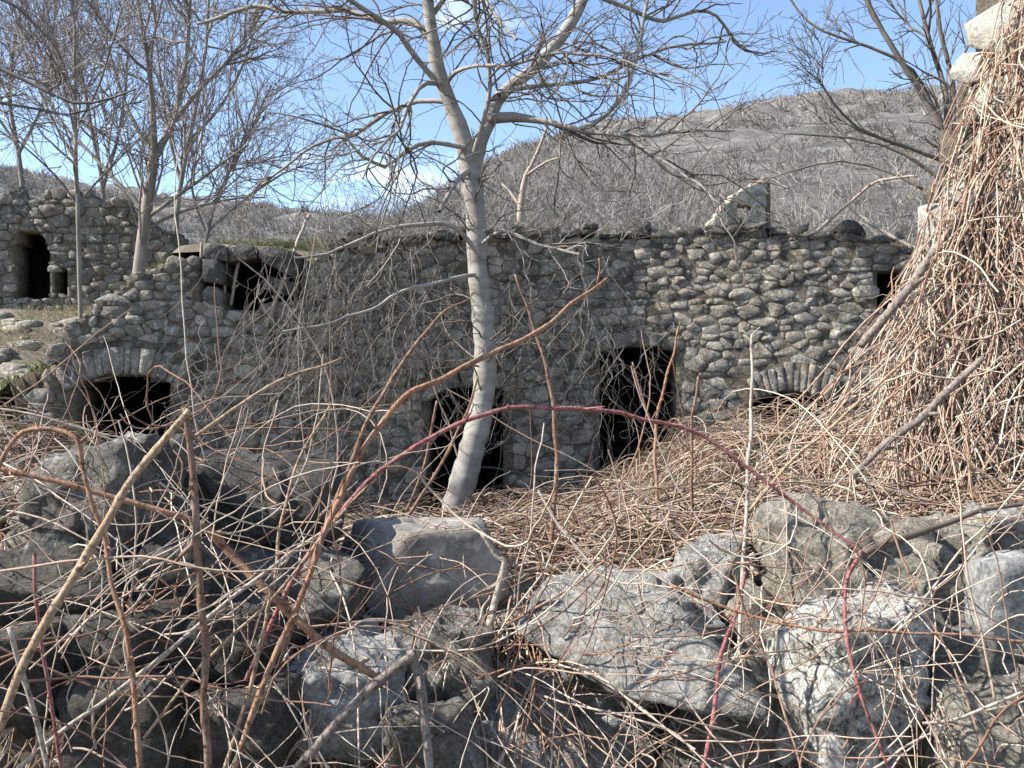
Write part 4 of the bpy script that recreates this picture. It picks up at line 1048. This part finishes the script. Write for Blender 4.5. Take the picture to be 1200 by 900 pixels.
# ------------------------------------------------------------------ vines hanging on the face of the house
def hang(N, k, pxr, zr, L0, L1, seed, bag, drift=.25, off=(.05, .5), r=(.0016, .0045), wig=.06):
    g = np.random.default_rng(seed); px = g.uniform(*pxr, N)
    X = (px - 600) / F * 10.7; z0 = g.uniform(*zr, N); L = g.uniform(L0, L1, N); ofs = g.uniform(*off, N); dr = g.normal(0, drift, N)
    P = np.empty((N, k, 3)); walk = np.zeros((N, 2)); vel = g.normal(size=(N, 2)) * wig * .4
    for j in range(k):
        t = j / (k - 1)
        if j: vel = vel * .75 + g.normal(size=(N, 2)) * wig * .5; walk = walk + vel
        x = X + dr * t * L + walk[:, 0]; z = z0 - L * t
        P[:, j] = np.stack([x, wallY(x) - ofs - .15 * t + walk[:, 1] * .4, np.maximum(z, .35)], -1)
    R = g.uniform(*r, N)[:, None] * np.linspace(1.1, .6, k)[None]
    add_tubes(bag, P, R, 4); return P, R
hb = Bag()
P1, R1 = hang(85, 22, (395, 520), (2.4, 3.4), .9, 2.7, 201, hb)
P2, R2 = hang(55, 20, (330, 410), (2.2, 3.2), .8, 2.2, 202, hb)
P3, R3 = hang(48, 20, (585, 720), (1.9, 3.2), .8, 2.2, 203, hb, drift=.4)
P4, R4 = hang(12, 18, (700, 810), (1.9, 2.6), .5, 1.6, 204, hb, drift=.6)
P5, R5 = hang(24, 18, (220, 330), (1.4, 2.3), .6, 1.3, 205, hb)
for q, (P, R) in enumerate(((P1, R1), (P2, R2), (P3, R3), (P4, R4), (P5, R5))):
    a, b_ = spawn(P, R, len(P) * 3, 60, .4, 7, -.2, .3, .004, .0022, 210 + q, .05); add_tubes(hb, a, b_, 3)
g = np.random.default_rng(230); nt = 120; px = np.concatenate([g.uniform(385, 640, 80), g.uniform(640, 1050, 40)]); xw = (px - 600) / F * 10.9
tp = np.stack([xw, wallY(xw) + g.uniform(-.25, .3, nt), [top_main(q) - .03 for q in xw]], -1)
tuft_field(hb, tp, g.uniform(.2, .6, nt) * np.where(px < 640, 1.1, .7), 9, 231, np.full(nt, .0026), k=7, spread=1.5)
# diagonal dead twigs fanning from the tree towards the wall head
a, b_ = spawn(*stack([main[17], main[18], main[19]]), 16, 45, 1.2, 10, -.4, .2, .008, .004, 220); add_tubes(hb, a, b_, 3)
a2, b2 = spawn(a, b_, 50, 50, .45, 6, -.1, .2, .005, .0032, 221); add_tubes(hb, a2, b2, 3)
link('hanging_vines', hb.mesh('hanging_vines'), M['vine_grey'], None, label='thin grey vine stems hanging over the face of the ruined house', kind='stuff')

# ------------------------------------------------------------------ strands draped over the front boulders
def drape(N, k, xr, yr, L0, L1, seed, bag, r=(.0013, .0036), dir0=(0, -1, .15), spread=.6, grav=.16, lift=.03, zup=.06):
    g = np.random.default_rng(seed); x = g.uniform(*xr, N); y = g.uniform(*yr, N)
    P = np.empty((N, k, 3)); P[:, 0] = np.stack([x, y, Hground(x, y) + zup + g.random(N) * .12], -1)
    d = np.array(dir0)[None] + g.normal(size=(N, 3)) * spread; d /= np.linalg.norm(d, axis=1, keepdims=True); L = g.uniform(L0, L1, N); cv = g.normal(size=(N, 3)) * .09
    for j in range(1, k):
        d = d + cv + g.normal(size=(N, 3)) * .09; d[:, 2] -= grav; d /= np.linalg.norm(d, axis=1, keepdims=True)
        P[:, j] = P[:, j - 1] + d * (L / (k - 1))[:, None]
        P[:, j, 1] = np.maximum(P[:, j, 1], 1.9)
    P = push_out(P, .006, .0)
    P[:, :, 1] -= g.random(N)[:, None] * lift
    add_tubes(bag, P, g.uniform(*r, N)[:, None] * np.linspace(1.1, .7, k)[None], 4)
fbag = Bag()
drape(190, 18, (-2.1, 2.3), (3.15, 3.75), .5, 1.5, 301, fbag)
drape(150, 18, (.9, 2.3), (3.1, 3.6), .6, 1.6, 302, fbag)
drape(110, 16, (-.25, .12), (3.1, 3.4), .5, 1.1, 303, fbag, spread=.25, r=(.002, .005))
drape(90, 16, (.75, .98), (3.0, 3.4), .5, 1.2, 304, fbag, spread=.25)
drape(190, 14, (-.4, 2.4), (3.2, 3.7), .3, .9, 305, fbag, dir0=(.3, -.1, .2), spread=1.0, grav=.1)
drape(210, 16, (-2.1, -.4), (3.0, 3.6), .6, 1.6, 306, fbag, dir0=(.2, -.7, .3), spread=.9, grav=.1)
link('draped_vines', fbag.mesh('draped_vines'), M['vine'], None, label='thin pale vine stems trailing over the front boulders', kind='stuff')
# long loose stems standing and leaning through the foreground
def loose(N, k, seed, bag, pxr, pyr, Yr, ang, L, r, bend=.5):
    g = np.random.default_rng(seed); Y = g.uniform(*Yr, N); px = g.uniform(*pxr, N); py = g.uniform(*pyr, N)
    c = np.stack([(px - 600) / F * Y, Y, CAMZ + (450 - py) / F * Y], -1)
    a = np.radians(g.normal(ang[0], ang[1], N)); d = np.stack([np.cos(a), g.normal(0, .25, N), np.sin(a)], -1); d /= np.linalg.norm(d, axis=1, keepdims=True)
    ln = g.uniform(*L, N); cv = g.normal(size=(N, 3)) * 1.9 * bend / k; P = np.empty((N, k, 3)); P[:, 0] = c - d * ln[:, None] * .5
    for j in range(1, k):
        d = d + cv + g.normal(size=(N, 3)) * .10; d /= np.linalg.norm(d, axis=1, keepdims=True); P[:, j] = P[:, j - 1] + d * (ln / (k - 1))[:, None]
    P = push_out(P, .008)
    add_tubes(bag, P, g.uniform(*r, N)[:, None] * np.linspace(1.15, .6, k)[None], 5)
lo_ = Bag()
loose(16, 18, 311, lo_, (0, 420), (560, 880), (2.1, 2.8), (40, 40), (.5, 1.3), (.0018, .004), .7)
loose(10, 18, 312, lo_, (0, 420), (600, 880), (2.1, 2.8), (8, 14), (.6, 1.3), (.0016, .0036), .6)
loose(8, 18, 313, lo_, (0, 420), (600, 880), (2.2, 2.8), (90, 14), (.5, 1.1), (.0016, .0036), .7)
loose(170, 18, 317, lo_, (0, 460), (520, 880), (2.2, 2.9), (60, 60), (.25, .7), (.0011, .0026), 2.4)
loose(22, 18, 314, lo_, (560, 1200), (640, 890), (2.2, 2.9), (-35, 30), (.4, 1.1), (.0015, .0036), 1.2)
loose(24, 18, 315, lo_, (700, 1200), (640, 890), (2.2, 2.9), (80, 30), (.4, 1.0), (.0015, .0036), 1.2)
loose(12, 18, 316, lo_, (700, 1200), (660, 890), (2.2, 2.9), (8, 12), (.5, 1.2), (.0015, .0036), .9)
loose(110, 18, 318, lo_, (620, 1200), (620, 890), (2.2, 2.9), (70, 60), (.25, .8), (.0011, .0026), 2.4)
link('loose_stems', lo_.mesh('loose_stems'), M['vine'], None, label='loose dry stems leaning and looping in front of the boulders', kind='stuff')

# ------------------------------------------------------------------ single canes one can pick out
def cane(name, label, mat, pieces, group=None, sides=9, cat='cane', node=.13, seed=0):
    """pieces: lists of (px, py, half width px, Y)"""
    p0 = pieces[0][0]; base = at(p0[0], p0[1], p0[3]); b = Bag(); R_ = random.Random(seed + len(label))
    for q, pts in enumerate(pieces):
        P, R = resample([at(p[0], p[1], p[3]) for p in pts], [p[2] * .7 / F * p[3] for p in pts], .018)
        s = np.concatenate([[0], np.cumsum(np.linalg.norm(np.diff(P, axis=0), axis=1))])
        f = ((s + R_.random() * node) % node) / node
        R = R * (1 + .22 * np.exp(-((f - .5) / .07) ** 2) + .10 * (vnoise(np.stack([s * 25, s * 0 + seed, s * 0], -1)) - .5))
        P = P + (np.stack([vnoise(np.stack([s * 9, s * 0 + seed + 5 * m_, s * 0], -1)) for m_ in range(3)], -1) - .5) * .012
        k_ = np.where(np.diff(np.floor(s / node + .5)) > 0)[0]
        for ii in k_:
            if R_.random() < .6 and 2 < ii < len(P) - 3:
                tg = P[ii + 1] - P[ii - 1]; tg /= np.linalg.norm(tg) + 1e-9; dv = np.cross(tg, np.array([R_.gauss(0, 1), R_.gauss(0, 1), R_.gauss(0, 1)])); dv /= np.linalg.norm(dv) + 1e-9
                ln = R[ii] * R_.uniform(1.5, 3) if R_.random() < .6 else R_.uniform(.02, .09); d1 = dv * .8 + tg * R_.uniform(.2, .8)
                sp = np.array([P[ii], P[ii] + d1 * (R[ii] + ln * .4), P[ii] + d1 * (R[ii] + ln * .75) + tg * ln * .1, P[ii] + d1 * (R[ii] + ln)])
                add_tubes(b, sp[None], np.array([[R[ii] * .75, R[ii] * .5, R[ii] * .38, R[ii] * .15]]), 5, .5)
        n0 = b.n; add_tubes(b, P[None], R[None], sides, .5)
        b.add(np.vstack([P[0], P[-1]]), None, None, .5)           # end caps
        k = len(P); T = []
        for j in range(sides): T.append((n0 + (j + 1) % sides, n0 + j, n0 + k * sides)); T.append((n0 + (k - 1) * sides + j, n0 + (k - 1) * sides + (j + 1) % sides, n0 + k * sides + 1))
        b.T.append(np.array(T))
    return link(name, b.mesh(name, True, base), M[mat], None, base, label, cat, group)
G1 = 'bramble canes in the foreground'
cane('bramble_cane', 'thick tan cane leaning in from the bottom corner up to a snapped tip', 'cane_tan', [[(-12, 895, 8, 2.0), (25, 790, 7.5, 2.02), (75, 700, 7, 2.05), (125, 612, 6.8, 2.08), (170, 545, 6.5, 2.1), (221, 479, 5.5, 2.12)]], G1)
cane('bramble_cane', 'upright brown cane hanging straight down from the snapped tan cane', 'cane_brown', [[(219, 479, 5.5, 2.13), (228, 560, 6, 2.13), (235, 660, 6.2, 2.12), (240, 770, 6.3, 2.1), (243, 925, 6.5, 2.08)]], G1)
cane('bramble_cane', 'pinkish thin cane bent like a hook beside the tan cane', 'cane_orange', [[(-15, 580, 4, 2.2), (12, 525, 4, 2.2), (38, 505, 4, 2.2), (90, 514, 3.8, 2.2), (102, 560, 3.6, 2.2), (130, 670, 4, 2.18), (150, 760, 4.4, 2.15), (165, 915, 5, 2.1)]], G1)
cane('bramble_cane', 'brown cane sloping down across the rough round boulder', 'cane_orange', [[(-15, 548, 4.5, 2.3), (60, 564, 4.5, 2.32), (140, 586, 4.6, 2.36), (215, 606, 5, 2.4), (262, 640, 7, 2.45), (320, 700, 7.5, 2.45), (390, 762, 7, 2.45), (450, 800, 6, 2.45)]], G1)
cane('bramble_cane', 'long orange-brown cane arching up across the doorway to a forked tip', 'cane_orange', [[(270, 925, 5, 2.3), (300, 830, 5, 2.35), (335, 745, 5, 2.4), (382, 625, 5, 2.45), (425, 525, 5, 2.5), (480, 462, 4.8, 2.6), (540, 432, 4.5, 2.7), (600, 403, 4, 2.8), (650, 372, 3.2, 2.9), (712, 326, 2, 3.0)], [(702, 333, 1.6, 3.0), (705, 316, 1.4, 3.0), (704, 303, 1.1, 3.0)]], G1)
cane('bramble_cane', 'slender brown cane beside the orange one, curving to the tree trunk', 'cane_brown', [[(330, 780, 3.6, 2.4), (375, 640, 3.6, 2.45), (425, 510, 3.4, 2.5), (470, 425, 3.2, 2.6), (510, 376, 2.6, 2.7), (547, 349, 1.6, 2.8)]], G1)
cane('bramble_cane', 'long red cane arching over both doorways and down to the pitted boulder', 'cane_red', [[(290, 800, 3.8, 2.5), (340, 690, 4, 2.55), (395, 607, 4, 2.6), (450, 550, 4, 2.65), (530, 498, 3.8, 2.7), (600, 479, 3.6, 2.75), (660, 477, 3.5, 2.8), (740, 488, 3.3, 2.85), (800, 500, 3.2, 2.9), (850, 528, 3, 2.9), (930, 590, 2.8, 2.9), (1012, 652, 2.6, 2.85)]], G1)
cane('bramble_cane', 'straight tan cane rising from the snapped tip toward the wall', 'cane_tan', [[(228, 515, 3.4, 2.3), (280, 478, 3.2, 2.4), (330, 448, 3, 2.5), (402, 420, 2, 2.6)]], G1)
cane('bramble_cane', 'upright red-brown cane in front of the wall right of the tree', 'cane_brown', [[(642, 690, 4, 3.9), (650, 600, 4, 3.95), (652, 520, 3.8, 4), (642, 440, 3.4, 4), (626, 385, 2.8, 4), (604, 322, 1.8, 4)]], G1)
cane('bramble_cane', 'white straight stick standing before the low arch', 'cane_pale', [[(868, 780, 3.4, 2.9), (871, 690, 3.4, 3.0), (875, 600, 3.2, 3.1), (879, 500, 3, 3.2), (882, 392, 2.2, 3.3)], [(882, 396, 1.6, 3.3), (872, 388, 1.2, 3.3)], [(882, 396, 1.6, 3.3), (893, 384, 1.2, 3.3)]], G1)
cane('bramble_cane', 'short red cane descending from the foot of the white stick', 'cane_red', [[(876, 672, 3, 2.75), (868, 712, 3.2, 2.72), (848, 765, 3.4, 2.65), (838, 830, 3.6, 2.6), (820, 925, 3.8, 2.5)]], G1)
cane('bramble_cane', 'red-brown cane hanging over the lichen-speckled boulder', 'cane_red', [[(1012, 650, 3.4, 2.7), (994, 685, 3.4, 2.6), (993, 740, 3.2, 2.5), (1005, 800, 3, 2.45), (1025, 860, 2.8, 2.42), (1050, 915, 2.6, 2.4)]], G1)
cane('bramble_cane', 'thin reddish cane lying level across the pale stones', 'cane_orange', [[(790, 688, 2.8, 2.6), (860, 716, 2.8, 2.6), (935, 735, 2.6, 2.55), (1030, 741, 2.6, 2.5), (1120, 744, 2.4, 2.5), (1215, 752, 2.2, 2.5)]], G1)
cane('snapped_stem', 'thick dead stem snapped into a peak at the bottom middle', 'dead_wood', [[(338, 920, 9, 2.3), (385, 862, 8.5, 2.32), (430, 815, 8, 2.34), (487, 764, 8, 2.36)], [(484, 764, 8, 2.37), (494, 800, 8.5, 2.36), (500, 850, 8, 2.35), (506, 905, 7, 2.33)]], None, cat='stem')
cane('bramble_cane', 'long pinkish cane rising diagonally through the dark stones', 'cane_pale', [[(10, 915, 3.8, 2.2), (75, 858, 3.8, 2.25), (140, 812, 3.8, 2.3), (225, 740, 3.6, 2.35), (300, 680, 3.4, 2.4), (350, 640, 3.2, 2.45), (400, 608, 2.8, 2.5)]], G1)
cane('bramble_cane', 'thin brown cane joined to the pink one near its upper end', 'cane_tan', [[(170, 868, 2.6, 2.3), (230, 790, 2.6, 2.35), (300, 722, 2.6, 2.4), (345, 672, 2.4, 2.4), (410, 590, 2, 2.5), (440, 560, 1.6, 2.5)]], G1)
cane('bramble_cane', 'yellow-tan cane at the foot of the orange arched cane', 'cane_tan', [[(258, 925, 3.6, 2.35), (280, 855, 3.8, 2.38), (300, 790, 3.6, 2.4), (318, 700, 3.2, 2.45), (330, 620, 2.6, 2.5), (348, 540, 2.2, 2.55), (388, 472, 1.5, 2.6)]], G1)
cane('leaning_pole', 'thick weathered branch slanting across the edge of the vine curtain', 'dead_wood', [[(1010, 406, 7, 4.8), (1055, 352, 7.5, 4.85), (1092, 300, 7.5, 4.9), (1135, 240, 7, 4.85), (1160, 205, 6, 4.8)]], None, cat='branch')
cane('leaning_pole', 'grey branch half buried in the foot of the vine curtain', 'dead_wood', [[(1000, 560, 5, 4.3), (1040, 520, 6, 4.3), (1075, 494, 6.5, 4.3), (1120, 450, 6, 4.3), (1150, 420, 5, 4.3)]], None, cat='branch')
cane('vine_root', 'dark shaggy vine stem lying along the top of the pitted boulder', 'old_wood', [[(1000, 660, 4, 2.95), (1025, 645, 7, 2.95), (1060, 632, 7, 3.0), (1095, 620, 5, 3.05), (1140, 602, 4, 3.1), (1215, 588, 3.5, 3.15)]], None, cat='vine', node=.05)
cane('dead_branch', 'grey branch lying under the heap above the pitted boulder', 'dead_wood', [[(850, 636, 4, 3.9), (910, 612, 4.5, 3.9), (990, 612, 4, 3.9), (1052, 604, 3.6, 3.9)]], None, cat='branch')
cane('broken_stick', 'short pale stick leaning against the flat-faced boulder', 'cane_pale', [[(566, 626, 3, 3.0), (585, 655, 4, 3.0), (593, 660, 5.5, 3.0), (582, 705, 6, 3.0), (572, 750, 6, 2.95)]], None, cat='stick')
cane('bramble_cane', 'red upright cane with a forked top before the square doorway', 'cane_orange', [[(762, 690, 3, 4.6), (770, 600, 3, 4.7), (768, 500, 2.8, 4.8), (782, 440, 2.2, 4.8), (797, 378, 1.4, 4.8)], [(768, 505, 2.4, 4.8), (755, 470, 2, 4.8), (742, 425, 1.4, 4.8)]], G1)
cane('bramble_cane', 'thin red cane standing in the heap beside the white stick', 'cane_brown', [[(812, 660, 2.8, 4.3), (812, 590, 2.6, 4.3), (811, 500, 2.2, 4.3), (818, 440, 1.6, 4.3)]], G1)
cane('bramble_cane', 'pair of thin brown canes crossing in front of the tree foot', 'cane_brown', [[(440, 660, 2.8, 3.8), (490, 590, 2.8, 3.9), (540, 500, 2.4, 4), (560, 440, 1.6, 4)], [(478, 600, 2.4, 4), (500, 540, 2.4, 4), (512, 470, 2, 4)]], G1)
cane('bramble_cane', 'long tan cane arching from the heap up to the vine curtain', 'cane_tan', [[(880, 600, 2.6, 3.9), (930, 540, 2.6, 3.9), (985, 492, 2.6, 3.9), (1040, 440, 2.4, 4), (1090, 395, 2, 4.1)]], G1)
cane('bramble_cane', 'grey upright stalk beside the lit slab at the edge', 'cane_pale', [[(62, 925, 4, 2.15), (45, 850, 4.5, 2.15), (28, 790, 4.5, 2.15), (14, 735, 4, 2.15)]], G1)
cane('bramble_cane', 'dark red stalk standing beside the tan cane', 'cane_red', [[(75, 915, 3, 2.2), (62, 830, 3, 2.2), (50, 745, 3, 2.2), (38, 650, 3, 2.2)]], G1)
cane('bramble_cane', 'pale cane looped low over the bottom right stones', 'cane_pale', [[(1085, 850, 2.6, 2.4), (1120, 846, 2.8, 2.4), (1170, 826, 2.8, 2.4), (1215, 806, 2.6, 2.4)]], G1)
for q, (lab, pts) in enumerate([('pale young stem standing at the slab-roofed gap', [(237, 372, 3, 10.0), (237, 330, 3, 10.0), (236, 285, 2.4, 10.0)]),
        ('first of two thin poles leaning before the dark slab-roofed gap', [(263, 358, 2.6, 10.1), (265, 320, 2.6, 10.1), (268, 288, 2.2, 10.2)]),
        ('second thin pole, tilted, before the dark slab-roofed gap', [(271, 358, 2.8, 10.1), (277, 322, 2.8, 10.1), (284, 287, 2.2, 10.2)]),
        ('long pale pole leaning on the wall beside the slab-roofed gap', [(312, 384, 3.4, 10.0), (332, 330, 3.2, 10.1), (350, 280, 3, 10.3), (362, 252, 2.4, 10.5)]),
        ('pale broken branch leaning over the wall head near the curtain', [(957, 272, 3, 10.0), (1000, 234, 2.6, 9.8), (1030, 212, 2.4, 9.6), (1075, 206, 2, 9.4)]),
        ('straight bleached pole sloping down behind the vine curtain', [(996, 242, 2.6, 10.2), (1030, 268, 2.8, 10.0), (1068, 290, 3, 9.8)])]):
    cane('thin_pole', lab, 'cane_pale', [pts], None, 7, 'pole')
